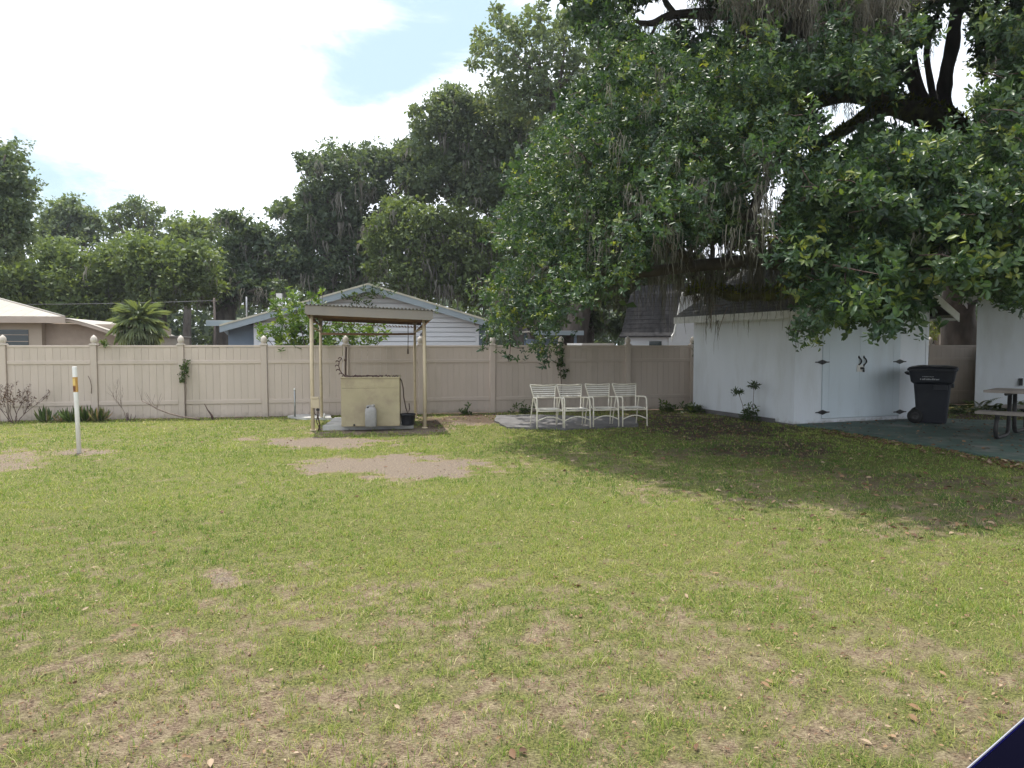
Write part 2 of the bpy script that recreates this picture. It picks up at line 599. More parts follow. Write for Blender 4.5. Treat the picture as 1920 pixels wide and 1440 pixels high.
M['bark_moss'] = surf('mossy_bark', (.085, .085, .04), rough=.95, var=.4, scale=9, bump=1.0, bump_scale=30, dirt=(.16, .18, .03), dirt_amt=.9, dirt_scale=4)
M['twig'] = surf('dry_twig', (.20, .155, .13), rough=.9, var=.25, scale=20, bump=.2)
M['twig_dark'] = surf('dark_twig', (.10, .062, .058), rough=.9, var=.3, scale=20, bump=.2)
M['stem_green'] = surf('green_stem', (.10, .15, .05), rough=.7, var=.2, scale=20, bump=.1)
M['wire'] = surf('wire', (.10, .105, .11), rough=.6, var=.05, scale=1, bump=0)
M['pole_wood'] = surf('pole_wood', (.15, .125, .11), rough=.9, var=.15, scale=4, bump=.3)
M['navy'] = surf('navy_gloss', (.003, .003, .008), rough=.6, var=.1, scale=4, bump=0, spec=0)
M['navy_edge'] = surf('navy_band', (.004, .004, .035), rough=.5, var=.1, scale=4, bump=0, spec=0)
M['rim_white'] = surf('pale_rim', (.33, .33, .38), rough=.6, var=.05, scale=4, bump=0)

M['leaf_oak'] = leaf_mat('oak_leaf', [(0, (.020, .048, .030)), (.40, (.054, .108, .050)), (.75, (.135, .20, .062)), (1, (.28, .31, .065))], rough=.42, trans=.34, spec=.55)
M['leaf_far'] = leaf_mat('far_oak_leaf', [(0, (.065, .098, .066)), (.5, (.118, .165, .10)), (.8, (.175, .225, .115)), (1, (.25, .26, .13))], rough=.55, trans=.38, spec=.4)
M['leaf_light'] = leaf_mat('light_oak_leaf', [(0, (.085, .125, .060)), (.5, (.15, .205, .082)), (.8, (.215, .265, .095)), (1, (.30, .30, .11))], rough=.55, trans=.40, spec=.4)
M['leaf_shrub'] = leaf_mat('shrub_leaf', [(0, (.04, .08, .018)), (.5, (.085, .155, .032)), (1, (.22, .29, .06))], rough=.45, trans=.42, spec=.4)
M['leaf_vine'] = leaf_mat('vine_leaf', [(0, (.025, .05, .015)), (.5, (.05, .09, .02)), (1, (.12, .16, .03))], rough=.5, trans=.3)
M['leaf_palm'] = leaf_mat('palm_leaf', [(0, (.12, .165, .10)), (.5, (.20, .25, .15)), (1, (.36, .39, .26))], rough=.45, trans=.3)
M['leaf_strap'] = leaf_mat('strap_leaf', [(0, (.05, .085, .03)), (.5, (.09, .14, .04)), (.8, (.17, .19, .08)), (1, (.36, .26, .17))], rough=.5, trans=.25)
M['moss'] = leaf_mat('spanish_moss', [(0, (.11, .105, .09)), (.5, (.19, .185, .16)), (1, (.30, .295, .26))], rough=.9, trans=.35, spec=.1, trans_tint=(1.1, 1.05, .9))
M['fern'] = leaf_mat('resurrection_fern', [(0, (.06, .085, .015)), (.5, (.13, .16, .022)), (1, (.26, .25, .04))], rough=.7, trans=.3, spec=.2)
M['grass'] = leaf_mat('grass_blade', [(0, (.065, .135, .026)), (.30, (.175, .275, .052)), (.62, (.36, .405, .105)), (.85, (.48, .44, .20)), (1, (.62, .53, .34))], rough=.55, trans=.35, spec=.3, trans_tint=(1.2, 1.2, .8))
M['litter'] = leaf_mat('fallen_leaf', [(0, (.07, .04, .025)), (.4, (.17, .095, .055)), (.7, (.29, .18, .10)), (1, (.46, .36, .26))], rough=.7, trans=.15, spec=.25, trans_tint=(1, 1, 1))


# ------------------------------------------------------------------ ground
BARE = [  # bare sandy spots (photo pixel centre, radii, strength)
    (580, 828, 108, 8, .9), (725, 874, 158, 14, 1.1), (418, 1080, 24, 13, .6), (150, 846, 50, 5, .6), (690, 805, 130, 6, .6),
    (10, 862, 60, 18, .5), (865, 790, 70, 7, .6),
]
LUSH = [(610, 1215, 90, 30, .5), (560, 1010, 160, 28, .35), (800, 970, 500, 60, .25), (430, 860, 140, 18, .3), (1680, 865, 130, 16, .45), (1100, 1050, 160, 30, .25),
        (1500, 800, 60, 14, .3), (1080, 820, 250, 14, .2), (1820, 1130, 160, 60, .2)]
LITTER_SHADE = [  # leaf mould under the oak; two broad faint ellipses deepen its shade
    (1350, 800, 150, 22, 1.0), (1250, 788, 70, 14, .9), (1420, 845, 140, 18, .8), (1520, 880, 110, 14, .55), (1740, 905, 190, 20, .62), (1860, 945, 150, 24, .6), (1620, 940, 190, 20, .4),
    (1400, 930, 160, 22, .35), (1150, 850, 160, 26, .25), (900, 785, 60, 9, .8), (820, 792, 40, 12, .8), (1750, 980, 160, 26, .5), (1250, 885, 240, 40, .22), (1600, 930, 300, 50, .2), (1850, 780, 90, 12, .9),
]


def blobs(px, py, lst, wx, wy):
    m = np.zeros_like(px)
    for cx, cy, rx, ry, s in lst:
        d = np.sqrt(((px + wx * rx * .7 - cx) / rx) ** 2 + ((py + wy * ry * .9 - cy) / ry) ** 2)
        m = np.maximum(m, s * np.clip(1.45 - d, 0, .75) / .75)
    return m


def covers(x, y):
    """(grass cover, bare sand, leaf mould and painted shade) of the yard at ground points"""
    px, py = proj_np(x, y)
    wx, wy = fbm(x * 2.1, y * 2.1, 31) - .5, fbm(x * 2.3, y * 2.3, 57) - .5
    bare = blobs(px, py, BARE, wx * 2.8 + (fbm(x * 7, y * 7, 83) - .5) * 1.0, wy * 2.8 + (fbm(x * 7, y * 7, 88) - .5) * 1.4)
    lush = blobs(px, py, LUSH, wx, wy)
    lit = blobs(px, py, LITTER_SHADE, wx * 2, wy * 2)
    n1, n2 = fbm(x * .8, y * .8, 3), fbm(x * 3.2, y * 3.2, 11)
    near = np.clip((6.4 - y) / 3.2, 0, 1)
    n3 = fbm(x * 7, y * 7, 19)
    n4 = fbm(x * 15, y * 15, 29)
    c = .93 + .18 * (n1 - .5) + .30 * (n2 - .5) + .70 * (n3 - .5) + .95 * (n4 - .5) - .32 * near + .10 * np.clip(x / 3, 0, 1) * near + lush * (.5 + .6 * near)
    c = c - bare * 1.2 - lit * .45
    c = np.where(y > 16.6, c - .1, c)
    back = (y - FENCE0.y) * math.cos(TH) - x * math.sin(TH)
    lit = np.where(back > -.12, np.maximum(lit, .95), lit)     # ground painted dark under and behind the fence, mimicking the shaded gap
    c = np.where(back > -.02, 0, c)
    return np.clip(c, 0, 1), np.clip(bare, 0, 1), np.clip(lit, 0, 1)


def gz(x, y):
    return .03 * (fbm(x * .5, y * .5, 77) - .5) + .022 * (fbm(x * 2.5, y * 2.5, 91) - .5) * np.clip((15 - y) / 8, 0.15, 1)


def build_ground():
    xs = np.concatenate([[-600, -400, -200, -100, -60, -40, -30, -24, -20, -17], np.arange(-15, 15.01, .085), [17, 20, 24, 30, 40, 60, 100, 200, 400, 600]])
    ys = np.concatenate([[-300, -100, -40, -20, -10, -5, -2], np.arange(-.5, 20.5, .085), [22, 24, 27, 30, 35, 40, 50, 70, 100, 200, 400, 800]])
    X, Y = np.meshgrid(xs, ys)
    fl = np.where((np.abs(X) < 16) & (Y < 21) & (Y > -1), 1.0, 0.0)
    Z = gz(X, Y) * fl - .02 + .012
    co = np.stack([X, Y, Z], -1).reshape(-1, 3)
    nx, ny = len(xs), len(ys)
    i = np.arange(nx * ny).reshape(ny, nx)
    f = np.stack([i[:-1, :-1], i[:-1, 1:], i[1:, 1:], i[1:, :-1]], -1).reshape(-1, 4)
    c, b, l = covers(X.ravel(), Y.ravel())
    m, t = mat_new('yard_ground')
    out = nd(t, 'ShaderNodeOutputMaterial')
    bs = nd(t, 'ShaderNodeBsdfPrincipled')
    bs.inputs['Roughness'].default_value = .95
    bs.inputs['Specular IOR Level'].default_value = .15
    geo = nd(t, 'ShaderNodeNewGeometry')

    def noise(scale, detail=6, rough=.6):
        n = nd(t, 'ShaderNodeTexNoise')
        n.inputs['Scale'].default_value = scale
        n.inputs['Detail'].default_value = detail
        n.inputs['Roughness'].default_value = rough
        t.links.new(geo.outputs['Position'], n.inputs['Vector'])
        return n.outputs['Fac']

    def rng(v, a, b_, c_=0., d_=1., smooth=True):
        r = nd(t, 'ShaderNodeMapRange')
        if smooth: r.interpolation_type = 'SMOOTHSTEP'
        for k, q in enumerate((a, b_, c_, d_)): r.inputs[k + 1].default_value = q
        t.links.new(v, r.inputs[0])
        return r.outputs[0]

    def mix(f_, a, b_):
        x = nd(t, 'ShaderNodeMix', data_type='RGBA')
        t.links.new(f_, x.inputs['Factor'])
        for s, v in (('A', a), ('B', b_)):
            if isinstance(v, tuple): x.inputs[s].default_value = (*v, 1)
            else: t.links.new(v, x.inputs[s])
        return x.outputs['Result']

    def attr(n):
        return nd(t, 'ShaderNodeAttribute', attribute_name=n).outputs['Fac']

    def madd(a, k, b_):
        x = nd(t, 'ShaderNodeMath', operation='MULTIPLY_ADD')
        t.links.new(a, x.inputs[0]); x.inputs[1].default_value = k
        if isinstance(b_, (int, float)): x.inputs[2].default_value = b_
        else: t.links.new(b_, x.inputs[2])
        return x.outputs[0]

    fine, mid = noise(95, 10, .82), noise(14, 6, .65)
    soil = mix(rng(fine, .36, .66), (.06, .038, .025), (.34, .245, .175))
    straw = mix(rng(noise(140, 4), .35, .65), (.22, .165, .10), (.42, .36, .23))
    soil = mix(rng(mid, .42, .60, 0, .75), soil, straw)
    sand = mix(rng(fine, .3, .7), (.13, .10, .08), (.28, .23, .188))
    soil = mix(rng(madd(mid, .5, attr('bare')), .45, .95), soil, sand)
    thatch = mix(rng(noise(70, 8, .75), .36, .66), (.035, .048, .012), (.26, .26, .085))
    mouldc = mix(rng(noise(38, 6, .7), .35, .68), (.052, .038, .027), (.145, .105, .072))
    cfac = rng(madd(fine, .5, attr('cover')), .68, 1.18)
    # dry straw lying every way: stretched flecks in three directions
    for ang, k_ in ((.3, 0.), (1.4, 3.), (2.5, 7.)):
        mp_ = nd(t, 'ShaderNodeMapping')
        mp_.inputs['Rotation'].default_value = (0, 0, ang)
        mp_.inputs['Scale'].default_value = (34, 300, 1)
        mp_.inputs['Location'].default_value = (k_, k_ * 2, 0)
        t.links.new(geo.outputs['Position'], mp_.inputs[0])
        n_ = nd(t, 'ShaderNodeTexNoise')
        n_.inputs['Scale'].default_value = 1.0
        n_.inputs['Detail'].default_value = 2
        t.links.new(mp_.outputs[0], n_.inputs['Vector'])
        soil = mix(rng(n_.outputs['Fac'], .60, .68, 0, .75), soil, (.50, .41, .27))
        soil = mix(rng(n_.outputs['Fac'], .43, .33, 0, .8), soil, (.05, .033, .022))  # dark flecks: soil specks that also mimic shadow between tufts
    base = mix(cfac, soil, thatch)
    lfac = rng(madd(mid, .9, attr('mould')), .75, 1.35)  # this mask also carries the painted oak shade and dark fence strip
    base = mix(lfac, base, mouldc)
    t.links.new(base, bs.inputs['Base Color'])
    bp = nd(t, 'ShaderNodeBump')
    bp.inputs['Strength'].default_value = .8
    bp.inputs['Distance'].default_value = .02
    t.links.new(fine, bp.inputs['Height'])
    t.links.new(bp.outputs[0], bs.inputs['Normal'])
    t.links.new(bs.outputs[0], out.inputs[0])
    me = np_mesh('ground', co, f, m, smooth=True)
    for nme, arr in (('cover', c), ('bare', b), ('mould', l)):
        q = me.attributes.new(nme, 'FLOAT', 'POINT')
        q.data.foreach_set('value', arr.astype(np.float32))
    link('ground', me, kind='structure')


build_ground()

# areas where no grass grows (world polygons of slabs), filled in before the grass is sown
NO_GRASS = []


def in_poly(x, y, poly):
    c = np.zeros(x.shape, bool)
    n = len(poly)
    for i in range(n):
        x1, y1 = poly[i][0], poly[i][1]
        x2, y2 = poly[(i + 1) % n][0], poly[(i + 1) % n][1]
        cond = ((y1 > y) != (y2 > y)) & (x < (x2 - x1) * (y - y1) / ((y2 - y1) or 1e-9) + x1)
        c ^= cond
    return c


def slab(name, poly, h, mat, label=None, kind='structure', jag=0.02):
    """flat slab with slightly uneven edges"""
    pts = []
    n = len(poly)
    for i in range(n):
        a, b = Vector(poly[i]), Vector(poly[(i + 1) % n])
        k = max(2, int((b - a).length / .25))
        for j in range(k):
            p = a.lerp(b, j / k)
            pts.append((p.x + random.uniform(-jag, jag), p.y + random.uniform(-jag, jag)))
    mb = MB()
    vs = [(x, y, -.06) for x, y in pts] + [(x, y, h) for x, y in pts]
    m = len(pts)
    mb.add(vs, [tuple(range(m, 2 * m))] + [(i, (i + 1) % m, m + (i + 1) % m, m + i) for i in range(m)])
    o = mb.build(name, mat, kind=kind)
    if label: o['label'] = label
    NO_GRASS.append([tuple(p) for p in pts])
    return o


# ------------------------------------------------------------------ fence
def build_fence():
    root = thing('vinyl_fence', 'long taupe vinyl privacy fence with acorn post caps across the back of the yard', 'fence', FENCE0, TH)
    cx = [7, 177, 340, 496, 648, 789, 923, 1052, 1177, 1298]
    k = 0.1907
    s = []
    for px in cx:
        a = (px - 960) / FPX
        X = FENCE0.y * a / (1 - k * a)
        s.append(X / math.cos(TH))
    s = [s[0] - 3.56, s[0] - 1.78] + s
    while len(s) < 20: s.append(s[-1] + 1.74)
    H = CAMH
    pw = .066
    post = MB().cbox(-pw, -pw, -.25, pw, pw, H - .005, .008).mesh('post', M['fence'])
    cap = MB()
    cap.cbox(-.083, -.083, H - .005, .083, .083, H + .018, .006)
    cap.cbox(-.070, -.070, H + .018, .070, .070, H + .036, .006)
    cap.lathe([(.046, H + .030), (.052, H + .05), (.066, H + .075), (.072, H + .105), (.070, H + .135), (.060, H + .165), (.043, H + .19), (.022, H + .21), (.006, H + .222)], 16)
    capm = cap.mesh('post_cap', M['cap'])
    for i, x in enumerate(s):
        p = link('post', post, root, (x, 0, 0))
        p.rotation_euler = (random.uniform(-.006, .006), random.uniform(-.006, .006), 0)
        link('post_cap', capm, p)
    for i in range(len(s) - 1):
        x0, x1 = s[i] + pw + .003, s[i + 1] - pw - .003
        low = .012 if 6 <= i <= 11 else .004
        w = x1 - x0
        # rails: (z0, z1, half depth)
        for z0, z1, d in ((H - .055, H - .004, .026), (1.225, 1.305, .034), (.305, .395, .034)):
            rm = MB().cbox(0, -d, z0, w, d, z1, .008).mesh('rail', M['fence'])
            link('rail', rm, root, (x0, 0, random.uniform(-.003, .003)))
        n = 11
        bw = w / n
        bm = MB()
        # tongue-and-groove board: face with a recessed V joint on its edges
        e = .0022
        prof = [(e, -.0135), (bw - e, -.0135), (bw - .001, -.0085), (bw - .001, .0085), (bw - e, .0135), (e, .0135), (.001, .0085), (.001, -.0085)]
        bm.prism(prof, low, H - .054, 'z')
        bme = bm.mesh('board', M['fence'])
        for j in range(n):
            o = link('board', bme, root, (x0 + j * bw, random.uniform(-.0015, .0015), random.uniform(-.006, .004)))
            o.rotation_euler.z = random.uniform(-.004, .004)
    return s


fence_s = build_fence()


def fence_pt(px, off=0.0, z=0.0):
    """point in front (off < 0) or behind the fence line in pixel column px"""
    a = (px - 960) / FPX
    k = 0.1907
    base = FENCE0 + N * off
    # base + U*t with x = a*y
    t = (a * base.y - base.x) / (U.x - a * U.y)
    p = base + U * t
    return Vector((p.x, p.y, z))


# ------------------------------------------------------------------ well shelter
FL = gp(587, 807.5)
SH = thing('well_shelter', 'small tan roofed shelter with corrugated top on four slim posts', 'shelter', FL, TH)
SW = (gp(798.5, 806) - FL).dot(U)       # width along the fence
SD = 2.28                               # depth
ZB, ZT = 2.215, 2.40                     # roof underside and top at the front


def roof_z(u, v):
    return -.08 * u / SW - .05 * v / SD


posts = {}
for nme, u, v in (('fl', 0, 0), ('fr', SW, .05), ('bl', .02, SD), ('br', SW - .05, SD)):
    z1 = ZB + roof_z(u, v) + .06
    mb = MB()
    r = .036 if v < 1 else .030
    mb.tube([(u, v, -.2), (u + random.uniform(-.01, .01), v, 1.0), (u, v, z1)], r, 8, smooth=True)
    mb.cbox(u - .05, v - .05, z1 - .04, u + .05, v + .05, z1 + .01, .006)
    mb.cbox(u - .055, v - .055, .0, u + .055, v + .055, .02, .004)
    posts[nme] = mb.build('post', M['cream'], SH)
OV = .09
u0, u1, v0, v1 = -OV - .02, SW + OV + .07, -.17, SD + .17
# roof framing boards
mb = MB()
for v in (v0 + .06, SD * .5, SD):
    a, b = ZB + roof_z(u0, v), ZB + roof_z(u1, v)
    mb.prism([(u0 + .06, a + .02), (u1 - .06, b + .02), (u1 - .06, b + .115), (u0 + .06, a + .115)], v, v + .05, 'y')
mb.build('roof_joist', M['under'], SH)
mb = MB()
nu, nv = 2, 2
zz = lambda u, v: ZB + roof_z(u, v) + .125
mb.add([(u0 + .03, v0 + .03, zz(u0, v0)), (u1 - .03, v0 + .03, zz(u1, v0)), (u1 - .03, v1 - .03, zz(u1, v1)), (u0 + .03, v1 - .03, zz(u0, v1)),
        (u0 + .03, v0 + .03, zz(u0, v0) + .02), (u1 - .03, v0 + .03, zz(u1, v0) + .02), (u1 - .03, v1 - .03, zz(u1, v1) + .02), (u0 + .03, v1 - .03, zz(u0, v1) + .02)],
       [(0, 3, 2, 1), (4, 5, 6, 7), (0, 1, 5, 4), (1, 2, 6, 5), (2, 3, 7, 6), (3, 0, 4, 7)])
mb.build('ceiling_board', M['under'], SH)
# sloping side skirts under the eaves, from the fascia in to the posts
for sgn, ue, up in ((-1, u0 + .02, -.01), (1, u1 - .02, SW + .01)):
    mb = MB()
    a, b = ZB + roof_z(ue, v0) + .015, ZB + roof_z(ue, v1) + .015
    q = [(ue, v0 + .04, a), (ue, v1 - .02, b), (up, SD, b - .10), (up, 0.02, a - .12)]
    q2 = [(x - sgn * .02, y, z + .012) for x, y, z in q]
    mb.add(q + q2, [(0, 1, 2, 3), (7, 6, 5, 4), (0, 4, 5, 1), (1, 5, 6, 2), (2, 6, 7, 3), (3, 7, 4, 0)])
    mb.build('side_skirt', M['under'], SH)
# fascia
mb = MB()
a, b = ZB + roof_z(u0, v0), ZB + roof_z(u1, v0)
c = .045
mb.prism([(u0 + .0, a + c * .6), (u0 + c, a), (u1 - c, b), (u1, b + c * .7), (u1, b + .155), (u1 - .02, b + .18), (u0 + .02, a + .18), (u0, a + .155)], v0, v0 + .03, 'y')
mb.build('fascia', M['shelter_trim'], SH, bevel=.004)
mb = MB()
for ue, d in ((u0, .028), (u1 - .028, .028)):
    a, b = ZB + roof_z(ue, v0) + .03, ZB + roof_z(ue, v1) + .03
    mb2 = MB().prism([(v0 + .031, a), (v1, b), (v1, b + .145), (v0 + .031, a + .145)], ue, ue + d, 'x')
    mb2.build('side_fascia', M['shelter_trim'], SH)
# corrugated sheet
pitch = .071
nn = int((u1 - u0 + .06) / pitch * 6)
vs, fs = [], []
for i in range(nn + 1):
    u = u0 - .03 + (u1 - u0 + .06) * i / nn
    h = .017 * math.cos(2 * math.pi * i / 6)
    for v in (v0 - .035, v1 + .03):
        vs.append((u, v, ZB + roof_z(u, v) + .202 + h))
for i in range(nn):
    fs.append((2 * i, 2 * i + 2, 2 * i + 3, 2 * i + 1))
o = MB().add(vs, fs, True).build('corrugated_sheet', M['tin'], SH)
sm = o.modifiers.new('thickness', 'SOLIDIFY'); sm.thickness = .006
# rear sheet edge seen below the roof
nn2 = int((SW) / pitch * 6)
vs, fs = [], []
for i in range(nn2 + 1):
    u = .1 + (SW - .1) * i / nn2
    h = .014 * math.cos(2 * math.pi * i / 6)
    for v in (SD - .25, SD + .05):
        vs.append((u, v, ZB - .02 - .02 * v + roof_z(u, v) + .03 + h))
for i in range(nn2):
    fs.append((2 * i, 2 * i + 2, 2 * i + 3, 2 * i + 1))
MB().add(vs, fs, True).build('rear_sheet', M['under'], SH)
# cross pipe between the rear posts
zc = 1.90
MB().tube([(0.02, SD - .02, zc), (SW * .5, SD - .02, zc - .01), (SW - .05, SD - .02, zc)], .026, 8).build('cross_pipe', M['under'], SH)
MB().tube([(0.02, 0.02, zc + .09), (.02, SD, zc + .05)], .02, 8).build('cross_pipe', M['cream'], SH)
MB().tube([(SW, 0.06, zc + .09), (SW - .05, SD, zc + .05)], .02, 8).build('cross_pipe', M['cream'], SH)
# electric box with conduit on the front post nearest the road side
mb = MB()
mb.cbox(-.02, -.09, .44, .13, -.035, .62, .008)
mb.cbox(-.035, -.10, .62, .12, -.035, .66, .006)
mb.build('meter_box', M['cream'], SH)
mb = MB()
mb.tube([(.10, -.06, .44), (.10, -.05, .25), (.13, -.02, .12), (.10, 0, 0)], .014, 7)
mb.tube([(.03, -.06, .44), (.04, -.07, .33), (.09, -.08, .30), (.07, -.05, .18), (.12, -.03, .05), (.14, .02, 0)], .010, 6)
mb.build('conduit', M['dark_pipe'], SH)
mb = MB()
mb.cbox(.07, -.085, .39, .13, -.05, .43, .004)
mb.build('outlet', M['iron'], SH)
# coiled hose hanging at the rear post on the far side
mb = MB()
for r, off in ((.115, 0), (.09, .015), (.07, .03)):
    mb.tube([(SW - .02 + .10 + r * math.cos(a) * .6, SD - .05 - off, 1.98 + r * math.sin(a) * 1.1) for a in np.linspace(-1.9, 1.9, 14)], .011, 6)
hose_coil = mb
hc = mb.build('coiled_hose', M['dark_pipe'])
hc.location = FL; hc.rotation_euler.z = TH
tag(hc, 'dark hose looped over the rear post under the shelter roof', 'hose')
mb = MB()
p = at(765, 606, gp(640, 800).y + .6); q = at(765, 655, p.y)
mb.tube([p, p.lerp(q, .5) + Vector((.004, 0, 0)), q], .008, 6)
mb.lathe([(.008, -.10), (.02, -.09), (.016, 0), (.008, .02)], 8, q)
tag(mb.build('pull_cord', M['dark_pipe']), 'dark cord with a weight hanging from the shelter roof', 'cord')

# slab, pump box and what stands round it
slab('concrete_slab', [gp(606, 806.5), gp(776, 802.5), gp(772, 788), gp(628, 790)], .085, M['concrete'], jag=.012)
slab('small_slab', [gp(540, 783), gp(575, 786.5), gp(622, 787), gp(618, 780.5), gp(556, 779)], .04, M['concrete'], jag=.02)
BX = gp(640, 800, .085)
BX2 = gp(749.5, 799, .085)
bw = (BX2 - BX).length
brz = math.atan2(BX2.y - BX.y, BX2.x - BX.x) + .04
box = thing('pump_cover', 'square cream plywood pump cover on a slab under the shelter', 'pump cover', BX, brz)
bh = .925
MB().cbox(0, 0, 0, bw, .014, bh - .19, .004).build('front_panel', M['box'], box)
MB().cbox(0, .001, bh - .187, bw, .015, bh, .004).build('upper_panel', M['box'], box)
MB().cbox(0, .017, 0, .02, .95, bh, .003).build('side_panel', M['box'], box)
MB().cbox(bw - .02, .017, 0, bw, .95, bh, .003).build('side_panel', M['box'], box)
MB().cbox(.022, .93, 0, bw - .022, .95, bh, .003).build('back_panel', M['box'], box)
lid = MB().cbox(-.012, -.01, bh + .002, bw + .012, .97, bh + .022, .004).build('lid', M['box'], box)
mb = MB()
for i in range(26):
    x, y = random.uniform(.05, bw - .05), random.uniform(.02, .5)
    r = random.uniform(.03, .09)
    a = random.uniform(0, 3.1)
    mb.tube([(x - r * math.cos(a), y - r * math.sin(a) * .5, bh + .03), (x, y, bh + .035 + random.uniform(0, .02)), (x + r * math.cos(a), y + r * math.sin(a) * .5, bh + .028)], .011, 5)
tag(mb.build('dry_debris', M['twig_dark'], None), 'dark fallen twigs lying on top of the pump cover', 'twigs')
bpy.data.objects['dry_debris'].location = BX; bpy.data.objects['dry_debris'].rotation_euler.z = brz
MB().lathe([(.02, 0), (.02, .012)], 12, (0, 0, 0), Matrix.Translation((.245, -.001, .03)) @ Matrix.Rotation(R(90), 4, 'X')).build('drain_hole', M['iron'], box)
# riser pipe behind the cover and a curled dead vine beside it
rp = at(648, 704, BX.y + 1.0)
mb = MB().tube([Vector((rp.x, rp.y, .1)), Vector((rp.x, rp.y, 1.2)), at(649, 650, rp.y)], .020, 8)
mb.lathe([(.028, 0), (.028, .05)], 10, (rp.x, rp.y, 1.32))
tag(mb.build('riser_pipe', M['dark_pipe']), 'rusty upright pipe rising behind the cream pump cover', 'pipe')
mb = MB()
pts = [at(x, y, rp.y - .05) for x, y in ((641, 672), (636, 678), (635, 686), (637, 694), (642, 701), (648, 705))]
mb.tube(pts, .010, 6)
for p in pts:
    mb.tube([p, p + Vector((-.05, -.01, .02)), p + Vector((-.07, 0, -.01))], .011, 5)
tag(mb.build('curled_vine', M['twig_dark']), 'curled dead vine hanging over the corner of the pump cover', 'vine')
mb = MB()
y = BX2.y + .3
pts = [at(748, 707, y), at(753, 714, y), at(756, 728, y), at(757, 745, y), at(761, 765, y), at(765, 777, y), at(768, 766, y), at(767, 756, y)]
mb.tube(pts, .012, 7)
tag(mb.build('garden_hose', M['dark_pipe']), 'thin dark hose running from the pump cover down into the black tub', 'hose')
# black tub
tb = gp(765, 798, .0)
mb = MB()
tbz = .085
mb.lathe([(.115, 0), (.125, .02), (.142, .20), (.152, .205), (.152, .225), (.140, .225), (.128, .10), (.05, .09)], 18)
t_ = mb.build('tub', M['black_plastic'])
t_.location = gp(765, 797, tbz)
tag(t_, 'round black plastic tub standing beside the pump cover', 'tub')
# jug
J = gp(695.5, 800.5, .085)
jug = thing('jug', 'weathered pale plastic jug standing in front of the pump cover', 'jug', J, TH)
def rr(w, d, c, z):
    out = []
    for sx, sy, a0 in ((1, 1, 0), (-1, 1, 90), (-1, -1, 180), (1, -1, 270)):
        for k in range(4):
            a = R(a0 + 30 * k)
            out.append((sx * (w - c) + c * math.cos(a), sy * (d - c) + c * math.sin(a), z))
    return out
mb = MB().loft([rr(.095, .085, .04, 0), rr(.108, .095, .04, .03), rr(.110, .098, .045, .30), rr(.104, .09, .05, .345), rr(.07, .06, .04, .385), rr(.035, .035, .03, .395)], smooth=True)
mb.build('body', M['jug'], jug)
MB().lathe([(.032, .385), (.034, .41), (.030, .43)], 12, (.045, 0, 0)).build('cap', M['jug'], jug)
MB().tube([(-.085, 0, .345), (-.07, 0, .40), (-.01, 0, .415), (.03, 0, .39)], .014, 7).build('handle', M['jug'], jug)
MB().cbox(-.075, -.07, .37, -.035, -.03, .388, .004).build('stopper', M['iron'], jug)

# white capped pipe on the small slab
pz = gp(553, 781, .04)
pipe = thing('standpipe', 'thin grey standpipe with a white cap in front of the fence', 'pipe', pz)
MB().tube([(0, 0, 0), (.004, 0, .3), (0, 0, .60)], .019, 8).build('tube', M['galv'], pipe)
MB().lathe([(.024, 0), (.026, .02), (.024, .035), (.012, .045)], 10, (0, 0, .595)).build('cap', M['white_plastic'], pipe)
pz = gp(608, 784, .04)
tag(MB().tube([pz, pz + Vector((0, 0, .10))], .018, 8).build('pipe_stub', M['white_plastic']), 'short white pipe stub on the small slab beside the shelter', 'pipe')

# ------------------------------------------------------------------ marker post
mp0 = gp(148.5, 848)
top = at(139.5, 687, mp0.y + .02)
mk = thing('marker_post', 'leaning white plastic marker post with an orange warning label', 'marker post', mp0)
ax = (top - mp0)
Lp = ax.length
q = ax.to_track_quat('Z', 'X')
Mx = q.to_matrix().to_4x4() @ Matrix.Rotation(.3, 4, 'Z')
MB().tube([Mx @ Vector((0, 0, -.1)), Mx @ Vector((0, 0, Lp * .5)), Mx @ Vector((0, 0, Lp - .012)), Mx @ Vector((0, 0, Lp))], [.033, .033, .033, .028], 14).build('post', M['white_plastic'], mk)
def sleeve(z0, z1, r, mat, nm, a0=0, a1=2 * math.pi, n=18):
    vs, fs = [], []
    for i in range(n + 1):
        a = a0 + (a1 - a0) * i / n
        for z in (z0, z1):
            vs.append(Mx @ Vector((r * math.cos(a), r * math.sin(a), z)))
    for i in range(n):
        fs.append((2 * i, 2 * i + 2, 2 * i + 3, 2 * i + 1))
    return MB().add(vs, fs, True).build(nm, mat, mk)
zt = Lp * (1 - (735 - 687) / 161.)
z2 = Lp * (1 - (707 - 687) / 161.)
lb = sleeve(zt, z2, .0345, M['orange'], 'label')
lb['label'] = 'orange warning label wrapped round the post'
def pl(nm, za, zb, mat, r):
    return sleeve(za, zb, r, mat, nm, R(-135), R(-55), 8)
o = pl('print', zt + .01, zt + (z2 - zt) * .40, M['label_dark'], .0352)
o = pl('print', zt + (z2 - zt) * .45, z2 - .02, M['label_pale'], .0352)


